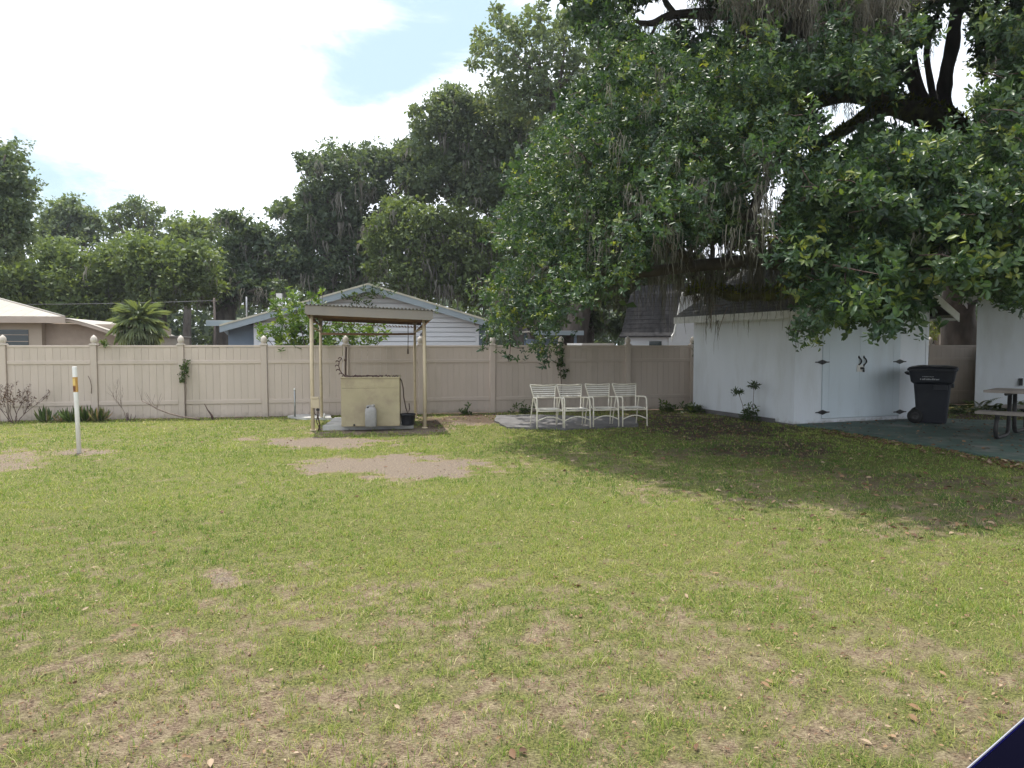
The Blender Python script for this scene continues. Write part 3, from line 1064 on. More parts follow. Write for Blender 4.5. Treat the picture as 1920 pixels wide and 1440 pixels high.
# ------------------------------------------------------------------ chairs
def make_chair(name, label):
    t = thing(name, label, 'chair', group='white strap patio chairs in a row')
    w, r = .258, .0138
    for sx in (-1, 1):
        x = sx * w
        # front leg sweeping up into the armrest and back
        MB().tube([(x * 1.03, -.02, 0), (x * 1.015, -.012, .25), (x, 0, .52), (x * .995, .012, .555), (x * .99, .05, .578), (x * .985, .12, .585), (x * .95, .34, .572), (x * .86, .42, .565)], r, 9).build('armrest', M['chair'], t)
        MB().tube([(x * 1.05, .50, 0), (x * 1.02, .46, .2), (x * 1.0, .40, .42), (x * .97, .36, .55), (x * .95, .345, .572)], r * .9, 8).build('leg', M['chair'], t)
        # upright of the back
        MB().tube([(x * .72, .36, .36), (x * .76, .385, .45), (x * .83, .42, .565), (x * .93, .475, .69), (x * 1.02, .53, .825)], r * .9, 8).build('back_upright', M['chair'], t)
        MB().tube([(x * .84, .0, .362), (x * .80, .2, .355), (x * .74, .37, .36)], r * .9, 8).build('seat_rail', M['chair'], t)
        MB().tube([(x * .995, .0, .335), (x * .84, .01, .362)], r * .8, 7).build('bracket', M['chair'], t)
    MB().tube([(-w * 1.0, -.004, .335), (0, -.006, .335), (w * 1.0, -.004, .335)], r * .9, 8).build('stretcher', M['chair'], t)
    MB().tube([(-w * 1.02, -.012, .145)] + [(-w + 2 * w * i / 8, -.014, .145 + .075 * math.sin(math.pi * i / 8)) for i in range(1, 8)] + [(w * 1.02, -.012, .145)], r * .85, 8).build('arch_brace', M['chair'], t)
    MB().tube([(-w * .76, .37, .36), (w * .76, .37, .36)], r * .85, 7).build('seat_rail', M['chair'], t)
    MB().tube([(-w * .86, .43, .575), (0, .425, .572), (w * .86, .43, .575)], r * .8, 7).build('back_rail', M['chair'], t)
    MB().tube([(-w * 1.02, .53, .825), (-w * .5, .54, .812), (0, .545, .806), (w * .5, .54, .812), (w * 1.02, .53, .825)], r * .9, 8).build('back_rail', M['chair'], t)
    # straps: flat bands wrapped round the rails
    for k in range(5):
        f = k / 4.
        z = .605 + .175 * f
        y = .437 + (.517 - .437) * f
        xx = w * (.87 + .12 * f)
        sag = .012
        n = 6
        vs, fs = [], []
        for i in range(n + 1):
            u = -1 + 2 * i / n
            d = (1 - u * u) * sag
            zz_ = z - (1 - u * u) * .008 * f
            for dz, dy in ((-.0098, -.006), (.0098, .006), (.0098, .010), (-.0098, -.002)):
                vs.append((xx * u, y + d + dy - .004, zz_ + dz))
        for i in range(n):
            for k2 in range(4):
                fs.append((i * 4 + k2, i * 4 + (k2 + 1) % 4, i * 4 + 4 + (k2 + 1) % 4, i * 4 + 4 + k2))
        MB().add(vs, fs).build('back_strap', M['strap'], t)
    for k in range(7):
        y = .02 + .052 * k
        xx = w * (.86 - .02 * k)
        vs, fs = [], []
        n = 6
        for i in range(n + 1):
            u = -1 + 2 * i / n
            d = (1 - u * u) * .014
            for dy, dz in ((-.019, 0.010), (.019, 0.010), (.019, .014), (-.019, .014)):
                vs.append((xx * u, y + dy, .362 - d + dz))
        for i in range(n):
            for k2 in range(4):
                fs.append((i * 4 + k2, i * 4 + (k2 + 1) % 4, i * 4 + 4 + (k2 + 1) % 4, i * 4 + 4 + k2))
        MB().add(vs, fs).build('seat_strap', M['strap'], t)
    return t


chair0 = make_chair('patio_chair', 'white strap chair at the open end of the row, beside the bare slab')
cl = [(1006.7, 1055.5, 803.3, 802.6, 0), (1058, 1106.5, 802.4, 801.6, .01), (1112, 1159.5, 800.4, 799.6, .0), (1166, 1213.5, 799.4, 798.4, .05)]
lab = [None, 'white strap chair second from the open end of the row, below the ivy-covered post',
       'white strap chair third from the open end of the row, touching the turned end chair', 'white strap chair at the row end by the leaf litter and shed, turned slightly']
for i, (a, b, ya, yb, dr) in enumerate(cl):
    o = chair0 if i == 0 else copy_tree(chair0)
    p = gp((a + b) / 2, (ya + yb) / 2, .03)
    o.location = (p.x, p.y, .03)
    o.rotation_euler.z = TH + dr + .03
    if lab[i]: o['label'] = lab[i]
slab('chair_slab', [gp(925, 789), gp(948, 803), gp(1060, 806), gp(1195, 799.5), gp(1192, 785), gp(1000, 779), gp(930, 781)], .03, M['concrete_dark'], jag=.03)

# ------------------------------------------------------------------ garden shed
SC_ = gp(1488, 797)
SR_ = gp(1736, 785.5)
us = (SR_ - SC_).normalized()
srz = math.atan2(us.y, us.x)
shed = thing('garden_shed', 'white garden shed with double doors and black hinges under the oak', 'shed', SC_, srz)
sw = (SR_ - SC_).length
sd = (gp(1312, 769) - SC_).length * .985
HW = 2.50                        # wall height at the eaves
PIT = math.tan(R(31))
rise = sw / 2 * PIT


def on_front(px, py, off=0.0):
    """shed-local point of the front wall under a photo pixel"""
    o_ = Vector((0, 0, CAMH)); d = pix_dir(px, py)
    Ml = (Matrix.Translation(SC_) @ Matrix.Rotation(srz, 4, 'Z')).inverted()
    o2, d2 = Ml @ o_, Ml.to_3x3() @ d
    t = (off - o2.y) / d2.y
    return o2 + d2 * t


def on_side(px, py):
    o_ = Vector((0, 0, CAMH)); d = pix_dir(px, py)
    Ml = (Matrix.Translation(SC_) @ Matrix.Rotation(srz, 4, 'Z')).inverted()
    o2, d2 = Ml @ o_, Ml.to_3x3() @ d
    t = -o2.x / d2.x
    return o2 + d2 * t


xl, xm, xr = on_front(1541, 720).x, on_front(1612, 720).x, on_front(1686, 720).x
zd = .11
# front wall with the door opening (built as three pieces butted together), side and rear walls
MB().cbox(0, 0, 0, xl - .004, .09, HW, .006).build('front_wall', M['shed_white'], shed)
MB().cbox(xr + .004, 0, 0, sw, .09, HW, .006).build('front_wall', M['shed_white'], shed)
MB().prism([(.0, HW), (sw, HW), (sw / 2, HW + rise)], 0, .09, 'y').build('gable', M['shed_white'], shed)
MB().box(xl - .004, 0.002, HW - .16, xr + .004, .088, HW - .001).build('lintel', M['shed_white'], shed)
MB().box(xl - .004, 0.03, 0, xr + .004, .088, zd - .01).build('threshold', M['shed_white'], shed)
MB().box(0, .091, .02, .09, sd - .09, HW).build('side_wall', M['shed_white'], shed)
MB().box(sw - .09, .091, .02, sw, sd - .09, HW).build('side_wall', M['shed_white'], shed)
MB().box(0, sd - .089, .02, sw, sd, HW).build('rear_wall', M['shed_white'], shed)
mb = MB().box(-.02, -.012, -.2, sw + .012, sd + .02, .018)
mb.build('foundation', M['concrete_dark'], shed)
mb = MB().box(-.05, sd * .15, -.1, -.021, sd + .05, .085)
mb.build('footing', M['concrete_dark'], shed)
for i, (a, b) in enumerate(((xl, xm), (xm, xr))):
    dr = MB().cbox(a + .005, -.012, zd, b - .004, .026, HW - .165, .005).build('door', M['door_white'], shed)
    # batten beads near the meeting edge and hinge side
    hx = a if i == 0 else b
    MB().cbox((a + .17 if i == 0 else b - .20), -.0165, zd + .03, (a + .19 if i == 0 else b - .18), -.0122, HW - .2, .002).build('bead', M['door_white'], dr)
    for py in ((679, 773) if i == 0 else (678, 772)):
        p = on_front(1541 if i == 0 else 1686, py)
        L, h = .185, .052
        pr = [(-L, -.011), (-L * .62, -.014), (0, -h), (L * .62, -.014), (L, -.011), (L, .011), (L * .62, .014), (0, h), (-L * .62, .014), (-L, .011)]
        mb = MB().prism([(p.x + x, p.z + z) for x, z in pr], -.021, -.013, 'y')
        mb.tube([(p.x, -.021, p.z - h * .7), (p.x, -.021, p.z + h * .7)], .006, 8)
        for x in (-.13, .13, -.055, .055): mb.lathe([(.008, 0), (.006, .004)], 8, M=Matrix.Translation((p.x + x, -.021, p.z)) @ Matrix.Rotation(R(90), 4, 'X'))
        mb.build('hinge', M['iron'], dr)
    p0, p1 = on_front(1609.5 if i == 0 else 1619, 669.5), on_front(1609.5 if i == 0 else 1619, 685)
    s_ = 1
    pts = [(p0.x + s_ * .05 * math.sin(math.pi * k / 8) * .8, -.014 - .035 * math.sin(math.pi * k / 8), p0.z + (p1.z - p0.z) * k / 8) for k in range(9)]
    mb = MB().tube(pts, [.016, .013, .014, .016, .016, .016, .014, .013, .016], 8)
    for pp in (p0, p1): mb.cbox(pp.x - .02, -.0165, pp.z - .028, pp.x + .02, -.0125, pp.z + .028, .003)
    mb.build('handle', M['iron'], dr)
pa, pb = on_front(1605, 697), on_front(1614.5, 684)
mb = MB().cbox(pa.x, -.030, pa.z, pb.x + .03, -.0168, pb.z, .003)
lk = mb.build('lock_plate', M['white_plastic'], shed)
pc = on_front(1614, 691)
mb = MB().cbox(pc.x - .05, -.045, pc.z - .015, pc.x + .055, -.031, pc.z + .03, .004)
mb.cbox(pc.x + .015, -.055, pc.z - .075, pc.x + .06, -.031, pc.z - .02, .006)
mb.tube([(pc.x + .022, -.044, pc.z - .02), (pc.x + .022, -.044, pc.z + .01), (pc.x + .053, -.044, pc.z + .01), (pc.x + .053, -.044, pc.z - .02)], .006, 6)
mb.build('padlock', M['iron'], lk)
MB().cbox(-.012, -.012, .02, .075, -.001, HW - .01, .004).build('corner_trim', M['shed_white'], shed)
MB().cbox(-.012, -.0005, .02, -.001, .075, HW - .01, .003).build('corner_trim', M['shed_white'], shed)
MB().cbox(sw - .075, -.012, .02, sw + .012, -.001, HW - .01, .004).build('corner_trim', M['shed_white'], shed)
MB().cbox(xm - .03, -.0185, zd + .005, xm + .006, -.0128, HW - .17, .002).build('meeting_strip', M['door_white'], shed)
# roof: two slopes with rake boards and eave fascias
ov, of, th = .38, .42, .05
for s in (0, 1):
    def X(d):   # distance from the ridge towards the eave
        return sw / 2 - d if s == 0 else sw / 2 + d
    D = sw / 2 + ov
    zr = HW + rise + .085
    ze = zr - D * PIT
    mb = MB().prism([(X(0), zr), (X(D), ze), (X(D), ze - th), (X(0), zr - th)], -of + .028, sd + .3, 'y')
    mb.build('roof', M['shingle'], shed)
    mb = MB().prism([(X(0), zr + .012), (X(D + .03), ze - .012 - .03 * PIT * .5), (X(D + .03), ze - .20), (X(0), zr - .175)], -of - .003, -of + .025, 'y')
    mb.build('rake_board', M['fascia_white'], shed)
    e0, e1 = sorted((X(D + .002), X(D + .028)))
    MB().box(e0, -of + .028, ze - .17, e1, sd + .3, ze - .012).build('eave_fascia', M['fascia_white'], shed)
    a0, a1 = sorted((X(D), X(sw / 2 + .003)))
    MB().box(a0, -of + .03, ze - .145, a1, sd + .28, ze - .13).build('soffit', M['fascia_white'], shed)
    # shingle courses as thin raised strips along each slope
    for k in range(1, 17):
        d = D * k / 17
        mb = MB().prism([(X(d - D / 17 * .98), zr - (d - D / 17 * .98) * PIT + .004), (X(d), zr - d * PIT + .013), (X(d), zr - d * PIT + .001), (X(d - D / 17 * .98), zr - (d - D / 17 * .98) * PIT + .001)], -of + .026, sd + .305, 'y')
        mb.build('shingle_course', M['shingle'], shed)

# patio
pat = [gp(1489, 797.6), gp(1550, 804), gp(1640, 820), gp(1760, 841), gp(1920, 869), gp(2300, 945), gp(2500, 850), gp(2300, 795), gp(1830, 789), gp(1738, 785.6)]
slab('patio', pat, .028, M['patio'], jag=.015)


# ------------------------------------------------------------------ white garage on the east side
g0 = at(1827, 760, 18.7); g0.z = 0
grz = R(-33)
gar = thing('garage', 'white rendered garage wall with a low gable roof beside the picnic table', 'garage', g0, grz)


def on_plane(t, px, py, off=0.0):
    Ml = (Matrix.Translation(t.location) @ Matrix.Rotation(t.rotation_euler.z, 4, 'Z')).inverted()
    o2, d2 = Ml @ Vector((0, 0, CAMH)), Ml.to_3x3() @ pix_dir(px, py)
    return o2 + d2 * ((off - o2.y) / d2.y)


gw, gd, gh = 5.6, 3.6, 2.84
MB().cbox(0, 0, -.1, gw, .15, gh, .006).build('front_wall', M['shed_white'], gar)
MB().box(0, .151, -.1, .15, gd, gh).build('side_wall', M['shed_white'], gar)
MB().box(gw - .15, .151, -.1, gw, gd, gh).build('side_wall', M['shed_white'], gar)
MB().box(.151, gd - .15, -.1, gw - .151, gd, gh).build('rear_wall', M['shed_white'], gar)
GP = math.tan(R(22))
MB().prism([(0, gh), (gw, gh), (gw / 2, gh + gw / 2 * GP)], 0, .15, 'y').build('gable', M['shed_white'], gar)
for s in (0, 1):
    X = (lambda d: gw / 2 - d) if s == 0 else (lambda d: gw / 2 + d)
    D = gw / 2 + .30
    zr = gh + gw / 2 * GP + .14
    MB().prism([(X(0), zr), (X(D), zr - D * GP), (X(D), zr - D * GP - .05), (X(0), zr - .05)], -.30, gd + .2, 'y').build('roof', M['shingle'], gar)
    MB().prism([(X(0), zr + .01), (X(D + .02), zr - D * GP - .005), (X(D + .02), zr - D * GP - .14), (X(0), zr - .13)], -.33, -.303, 'y').build('rake_board', M['fascia_white'], gar)
    MB().prism([(X(0), zr - .132), (X(D + .02), zr - D * GP - .142), (X(D + .02), zr - D * GP - .20), (X(0), zr - .19)], -.29, -.27, 'y').build('rake_board', M['fascia_white'], gar)
    e0, e1 = sorted((X(D + .002), X(D + .02)))
    MB().box(e0, -.30, zr - D * GP - .15, e1, gd + .2, zr - D * GP - .01).build('eave_fascia', M['fascia_white'], gar)
lp = on_plane(gar, 1914, 716)
MB().cbox(lp.x - .04, -.07, lp.z - .09, lp.x + .04, -.001, lp.z + .09, .01).build('wall_box', M['iron'], gar)
p = on_plane(gar, 1900, 552)
MB().cbox(p.x - .25, -.25, p.z - .16, p.x + .25, -.002, p.z + .14, .03).build('vent_hood', M['steel_dark'], gar)


# ------------------------------------------------------------------ wheeled bin
b0 = gp(1747, 792.5, .028)
wb = thing('wheeled_bin', 'black wheeled rubbish bin with closed lid on the green patio', 'bin', b0, R(-32))
def ring(w, d, c, z, ox=0, oy=0):
    return [(x + ox, y + oy, z) for x, y, z in rr(w, d, c, z)]
mb = MB().loft([ring(.265, .285, .06, .015), ring(.27, .29, .06, .03), ring(.315, .345, .06, .60), ring(.335, .372, .06, .82), ring(.385, .425, .06, .865), ring(.425, .470, .06, 1.09)], smooth=False)
mb.build('body', M['bin'], wb)
mb = MB().loft([ring(.445, .492, .06, 1.092), ring(.452, .50, .06, 1.105), ring(.452, .50, .06, 1.135), ring(.42, .46, .07, 1.17), ring(.25, .30, .09, 1.20)], smooth=False)
mb.build('lid', M['bin'], wb)
MB().cbox(-.30, -.36, 1.165, -.02, .36, 1.195, .012).build('lid_rib', M['bin'], wb)
# grab bar along the hinge side
mb = MB().tube([(-.47, -.30, 1.03), (-.50, -.22, 1.05), (-.50, .22, 1.05), (-.47, .30, 1.03)], .018, 8)
mb.tube([(-.40, -.28, 1.01), (-.47, -.30, 1.03)], .02, 7); mb.tube([(-.40, .28, 1.01), (-.47, .30, 1.03)], .02, 7)
mb.build('grab_bar', M['bin'], wb)
# recessed catch bar on the front
mb = MB().cbox(.338, -.25, .75, .385, .25, .83, .01)
mb.build('lift_bar', M['bin'], wb)
mb = MB().cbox(.02, -.395, .70, .28, -.33, .80, .01); mb.build('lift_rib', M['bin'], wb)
for s in (-1, 1):
    wh = MB().lathe([(.05, -.035), (.12, -.035), (.142, -.022), (.15, 0), (.142, .022), (.12, .035), (.05, .035)], 20, M=Matrix.Translation((-.29, s * .345, .15)) @ Matrix.Rotation(R(90), 4, 'X'))
    w_ = wh.build('wheel', M['rubber'], wb)
    hb = MB().lathe([(.085, -.037), (.08, -.040), (.03, -.044), (.03, .044), (.08, .040), (.085, .037)], 16, M=Matrix.Translation((-.29, s * .345, .15)) @ Matrix.Rotation(R(90), 4, 'X'))
    hb.build('hub', M['steel_dark'], w_)
MB().tube([(-.29, -.33, .15), (-.29, .33, .15)], .013, 8).build('axle', M['steel_dark'], wb)
# worn white print on the face towards the yard (illegible): short strokes in two lines
mb = MB()
def strokes(y, z, n, w, h):
    x = y
    for i in range(n):
        ww = w * random.uniform(.6, 1.2)
        f = z
        mb.box(x, -.0012, f, x + ww, 0, f + h * random.uniform(.55, 1))
        if random.random() < .6: mb.box(x, -.0012, f + h * .45, x + ww * 1.25, 0, f + h * .65)
        x += w * 1.55
strokes(-.15, .05, 8, .017, .018)
strokes(-.19, -.01, 10, .023, .038)
pm = mb.build('faded_print', M['print'], wb)
pm.location = (-.02, -.4375, .92); pm.rotation_euler.x = R(11.3)


# ------------------------------------------------------------------ picnic table
pk = gp(1850, 830, .028)
tx = gp(1826, 771, .50)
ptb = thing('picnic_table', 'weathered grey picnic table with bench on dark bent tube legs', 'picnic table', (tx.x, tx.y, .028), math.atan2(-.72, .69))
ptb.scale = (1.19, 1.19, 1.19)
# local x runs along the bench (towards the viewer's side), y across to the table
L = 1.85
def planks(n, y0, w, z, name, g=.012):
    for i in range(n):
        MB().cbox(random.uniform(-.01, .01), y0 + i * (w + g), z - .04, L + random.uniform(-.01, .01), y0 + i * (w + g) + w, z, .006).build(name, M['plank'], ptb)
planks(2, 0, .135, .40, 'bench_plank')
planks(5, .47, .145, .69, 'table_plank')
planks(2, 1.50, .135, .40, 'bench_plank')
for x in (.28, L - .28):
    # bench bracket curling to the ground on each side, uprights carrying the top
    for s in (0, 1):
        f = (lambda y: y) if s == 0 else (lambda y: 1.785 - y)
        MB().tube([(x, f(.02), .35), (x, f(.24), .352), (x, f(.28), .345)], .024, 8).build('bench_bracket', M['steel_dark'], ptb)
        MB().tube([(x, f(.10), .345), (x, f(.04), .27), (x, f(.0), .16), (x, f(.03), .05), (x, f(.12), .022), (x, f(.55), .022), (x, f(.66), .04), (x, f(.72), .12), (x, f(.74), .64)], .030, 9).build('leg', M['steel_dark'], ptb)
    MB().tube([(x, .50, .635), (x, 1.23, .635)], .024, 8).build('top_bearer', M['steel_dark'], ptb)

# ------------------------------------------------------------------ dark panel edge beside the viewer
pa, pb = gp(1813, 1440, 1.16), gp(1922, 1344, 1.16)
d = (pb - pa).normalized()
nrm = Vector((d.y, -d.x, 0))
if nrm.x < 0: nrm = -nrm
pan = thing('dark_panel', 'glossy near-black panel edge with a thin pale rim at the photo corner', 'panel', (pa.x, pa.y, 0), math.atan2(d.y, d.x))
sg = 1 if local(pan, pa + nrm).y > 0 else -1
def ybox(a, b): return (min(a * sg, b * sg), max(a * sg, b * sg))
a, b = ybox(.0009, .0032)
MB().box(-.30, a, 1.10, .45, b, 1.158).build('edge_band', M['navy_edge'], pan)
a, b = ybox(.0032, .33)
MB().cbox(-.30, a, 1.10, .45, b, 1.1585, .002).build('top', M['navy'], pan)
a, b = ybox(-.0004, .0008)
MB().box(-.30, a, 1.10, .45, b, 1.160).build('rim', M['rim_white'], pan)
for x in (-.22, .37):
    a, b = ybox(.12, .16)
    MB().box(x, a, 0, x + .04, b, 1.099).build('leg', M['navy'], pan)


# ------------------------------------------------------------------ houses beyond the fence
def beyond(px, off, py=None):
    p = fence_pt(px, off)
    return p if py is None else at(px, py, p.y)


# white sided house with a low gable
HO = 8.2
hl = beyond(479, HO); hr_ = beyond(896, HO)
house = thing('white_house', 'white lap-sided house with a low vine-topped gable beyond the fence', 'house', hl, TH)
hw = (hr_ - hl).length
pk_ = local(house, at(690, 540, fence_pt(690, HO).y))
eL = local(house, at(479, 602, hl.y)).z
eR = local(house, at(896, 600, hr_.y)).z
ez = (eL + eR) / 2
pkx, pkz = pk_.x, pk_.z
hd = 9.0
MB().prism([(.02, 0), (hw - .02, 0), (hw - .02, ez), (pkx, pkz - .05), (.02, ez)], .05, hd, 'y').build('wall', M['siding'], house)
bh_ = .165
z = .1
while z < pkz - .1:
    z1 = z + bh_ + .012
    def xr_(zq):
        if zq <= ez: return 0, hw
        f = (zq - ez) / (pkz - ez)
        return pkx * f, hw - (hw - pkx) * f
    xa, xb = xr_(z1)
    xa2, xb2 = xr_(z)
    if xb - xa > .3:
        # lapped board: thin lip hanging clear of the board below
        # weatherboard standing clear of the wall, with a shadow gap under its lower edge
        zb_ = z + .034
        MB().add([(xa2, -.060, zb_), (xb2, -.060, zb_), (xb, -.052, z1), (xa, -.052, z1), (xa2, -.042, zb_), (xb2, -.042, zb_), (xb, -.040, z1), (xa, -.040, z1)],
                 [(0, 1, 2, 3), (0, 4, 5, 1), (4, 7, 6, 5), (0, 3, 7, 4), (1, 5, 6, 2), (3, 2, 6, 7)]).build('siding_board', M['siding'], house)
    z += bh_
MB().box(-.03, -.065, 0, .10, .02, ez).build('corner_board', M['siding'], house)
MB().box(hw - .10, -.065, 0, hw + .03, .02, ez).build('corner_board', M['siding'], house)
for s in (0, 1):
    xe = -1.05 if s == 0 else hw + .42
    run = (pkx - xe) if s == 0 else (xe - pkx)
    sl = (pkz - ez) / (pkx if s == 0 else hw - pkx)
    zt_, ze_ = pkz + .10, pkz + .10 - run * sl
    MB().prism([(pkx, zt_), (xe, ze_), (xe, ze_ - .10), (pkx, zt_ - .10)], -.35, hd + .3, 'y').build('roof', M['shingle'], house)
    MB().prism([(pkx, zt_ - .02), (xe, ze_ - .02), (xe, ze_ - .22), (pkx, zt_ - .24)], -.38, -.351, 'y').build('rake_board', M['blue_trim'], house)
    MB().prism([(pkx, zt_ + .04), (xe, ze_ + .04), (xe, ze_ - .02), (pkx, zt_ - .02)], -.40, -.30, 'y').build('drip_edge', M['roof_pale'], house)
# blue lean-to on the near end
bl0 = local(house, at(430, 640, hl.y + .5)); bl1 = local(house, at(477, 640, hl.y + .2))
MB().box(bl0.x, .5, 0, -.03, 4.5, 2.32).build('lean_to_wall', M['blue_wall'], house)
pa = local(house, at(393, 603, hl.y)); pb = local(house, at(447, 603, hl.y))
MB().box(pa.x, -.25, 2.42, pb.x + .1, 4.6, 2.47).build('lean_to_roof', M['metal_roof'], house)
MB().box(pa.x, -.28, 2.28, pb.x + .1, -.251, 2.46).build('lean_to_fascia', M['blue_trim'], house)
MB().prism([(bl0.x + .05, 1.95), (bl0.x + .05, 2.27), (bl0.x - .25, 2.27), (bl0.x - .2, 2.2)], .3, .42, 'y').build('bracket', M['blue_trim'], house)
MB().box(hw + .03, .3, 0, hw + .35, 5, 2.6).build('side_bay', M['blue_wall'], house)
MB().box(-.16, -.3, ez - .14, .12, -.03, ez + .12).build('rafter_end', M['pole_wood'], house)
MB().box(hw - .14, -.3, ez - .14, hw + .1, -.03, ez + .1).build('rafter_end', M['pole_wood'], house)
p = local(house, at(464, 585, hl.y + 2.5)); 
MB().tube([(p.x, 2.5, p.z - .4), (p.x, 2.5, p.z + .55)], .03, 7).build('vent_pipe', M['galv'], house)
p = local(house, at(523, 558, hl.y + 1.5))
MB().box(p.x - .1, 1.4, p.z - .5, p.x + .1, 1.6, p.z + .15).build('vent_pipe', M['white_plastic'], house)

# peach bungalow on the road side
PO = 7.0
p0 = beyond(-260, PO)
peach = thing('peach_house', 'peach stucco bungalow with a pale ribbed metal roof beyond the fence', 'house', p0, TH)
def pl_(px, py, off=PO):
    return local(peach, at(px, py, fence_pt(px, off).y))
a = pl_(-10, 600); b = pl_(132, 604); e1 = pl_(80, 620)
zE = 2.50
xE = b.x
MB().box(0, 0, 0, pl_(78, 620).x, 7, zE - .12).build('wall', M['peach'], peach)
MB().box(pl_(78, 620).x + .001, .25, 0, pl_(240, 620).x - .35, 6.5, 2.30).build('side_wall', M['peach_dark'], peach)
# hip roof of ribbed sheet
_rp = pl_(-60, 546, PO + 3.7)
rz_ = _rp.z
xr0 = _rp.x
vs = [(-.5, -.45, zE), (xE, -.45, zE), (xE - 4.4, 7.4, zE), (-.5, 7.4, zE), (-.5, 3.4, rz_), (xr0 + .2, 3.4, rz_)]
vs2 = [(x, y, z - .06) for x, y, z in vs]
MB().add(vs + vs2, [(0, 1, 5, 4), (1, 2, 5), (2, 3, 4, 5), (0, 4, 3), (6, 10, 11, 7), (7, 11, 8), (8, 11, 10, 9), (6, 9, 10), (0, 6, 7, 1), (1, 7, 8, 2), (2, 8, 9, 3), (3, 9, 6, 0)]).build('roof', M['metal_roof'], peach)
A, B_, C_ = Vector((xE, -.45, zE)), Vector((xr0 + .2, 3.4, rz_)), Vector((-.5, -.45, zE))
k = 0
x = -.3
while x < xE - .1:
    # ribs up the front slope
    top = 3.4 if x < xr0 + .2 else -.45 + 3.85 * (xE - x) / (xE - xr0 - .2)
    zt_ = zE + (rz_ - zE) * (top + .45) / 3.85
    MB().add([(x - .02, -.45, zE + .001), (x + .02, -.45, zE + .001), (x + .02, top, zt_ + .001), (x - .02, top, zt_ + .001), (x, -.45, zE + .014), (x, top, zt_ + .014)],
             [(0, 4, 5, 3), (4, 1, 2, 5), (0, 1, 4), (3, 5, 2)]).build('roof_rib', M['metal_roof'], peach)
    x += .34
MB().tube([A + Vector((0, 0, .01)), B_ + Vector((0, 0, .01))], .03, 6).build('hip_cap', M['metal_roof'], peach)
MB().box(-.5, -.48, zE - .19, xE + .03, -.451, zE + .005).build('fascia', M['tan_trim'], peach)
# lower curved porch roof
q0, q1 = pl_(120, 600), pl_(243, 632)
pr, n = [], 8
for i in range(n + 1):
    f = i / n
    pr.append((q0.x + (q1.x - q0.x) * f, zE - .03 + (q1.z - zE) * (f ** 1.35)))
MB().prism(pr + [(x, z - .10) for x, z in reversed(pr)], -.2, 6.8, 'y').build('porch_roof', M['tan_trim'], peach)
MB().prism([(x, z + .012) for x, z in pr] + [(x, z + .002) for x, z in reversed(pr)], -.22, 6.8, 'y').build('porch_sheet', M['metal_roof'], peach)
w0, w1 = pl_(-8, 615), pl_(53, 617)
MB().box(w0.x, -.02, 1.1, w1.x, .03, w1.z - .02).build('window', M['glass'], peach)
wf = MB()
for i in range(5):
    zq = 1.15 + i * .2
    wf.box(w0.x, -.032, zq, w1.x, -.0205, zq + .02)
wf.build('window_slat', M['tan_trim'], peach, kind='stuff')
x0, x1 = pl_(222, 630).x, pl_(283, 630).x
zq = pl_(280, 627.5).z
MB().box(x0, .6, 0, x1, 5, zq - .05).build('end_wall', M['peach'], peach)
MB().box(x0 - .05, .55, zq - .049, x1 + .05, 5.1, zq).build('end_roof', M['metal_roof'], peach)

# barn shed with gambrel roof
GO = 6.5
gl, gr = beyond(1172, GO), beyond(1273, GO)
barn = thing('barn_shed', 'white sided barn shed with a dark gambrel roof behind the fence', 'shed', gl, R(-35))
bwid = 1.55
def bz(px, py, off=GO): return local(barn, at(px, py, fence_pt(px, off).y)).z
ze = bz(1220, 627)
bd = 2.9
zm, zr = ze + 1.35, ze + 1.72
MB().box(0.01, .02, 0, bwid - .01, bd, ze).build('wall', M['siding'], barn)
prof = [(0, ze), (-.0, ze), (.62, zm), (bd / 2, zr), (bd - .62, zm), (bd, ze)]
MB().prism([(0.02, 0), (0.02, ze), (.64, zm), (bd / 2, zr), (bd - .64, zm), (bd - .02, ze), (bd - .02, 0)], bwid - .009, bwid + .03, 'x').build('gable', M['siding'], barn)
zq = .1
while zq < ze - .05:
    MB().add([(0, -.008, zq), (bwid, -.008, zq), (bwid, .012, min(zq + .16, ze)), (0, .012, min(zq + .16, ze)), (0, .019, zq), (bwid, .019, zq)], [(0, 1, 2, 3), (0, 4, 5, 1), (0, 3, 4), (1, 5, 2)]).build('siding_board', M['siding'], barn)
    zq += .16
zq = .1
while zq < zr - .2:
    def yy(z):
        if z <= ze: return .0
        if z <= zm: return .64 * (z - ze) / (zm - ze)
        return .64 + (bd / 2 - .64) * (z - zm) / (zr - zm)
    a, b = yy(zq) , yy(zq + .15)
    MB().add([(bwid + .05, a, zq), (bwid + .05, bd - a, zq), (bwid + .032, bd - b, zq + .15), (bwid + .032, b, zq + .15), (bwid + .031, a, zq), (bwid + .031, bd - a, zq)], [(0, 1, 2, 3), (0, 4, 5, 1), (0, 3, 4), (1, 5, 2)]).build('siding_board', M['siding'], barn)
    zq += .15
rp_ = [(-.24, ze - .06), (-.06, ze + .06), (.58, zm + .03), (bd / 2, zr + .05), (bd - .58, zm + .03), (bd + .06, ze + .06), (bd + .24, ze - .06)]
th = .05
MB().prism(rp_ + [(y, z - th) for y, z in reversed(rp_)], -.12, bwid + .22, 'x').build('roof', M['shingle_dark'], barn)
tr = [(y, z - .012) for y, z in rp_]
MB().prism(tr + [(y, z - .15) for y, z in reversed(tr)], bwid + .221, bwid + .25, 'x').build('gable_trim', M['fascia_white'], barn)
for k in range(1, 9):
    f = k / 9
    y0, z0 = -.06 + .64 * f, ze + .06 + (zm - .03 - ze) * f
    MB().box(-.125, y0 - .004, z0 - .01, bwid + .221, y0 + .03, z0 + .006).build('shingle_course', M['shingle_dark'], barn)
w = local(barn, at(1247, 642, gl.y))
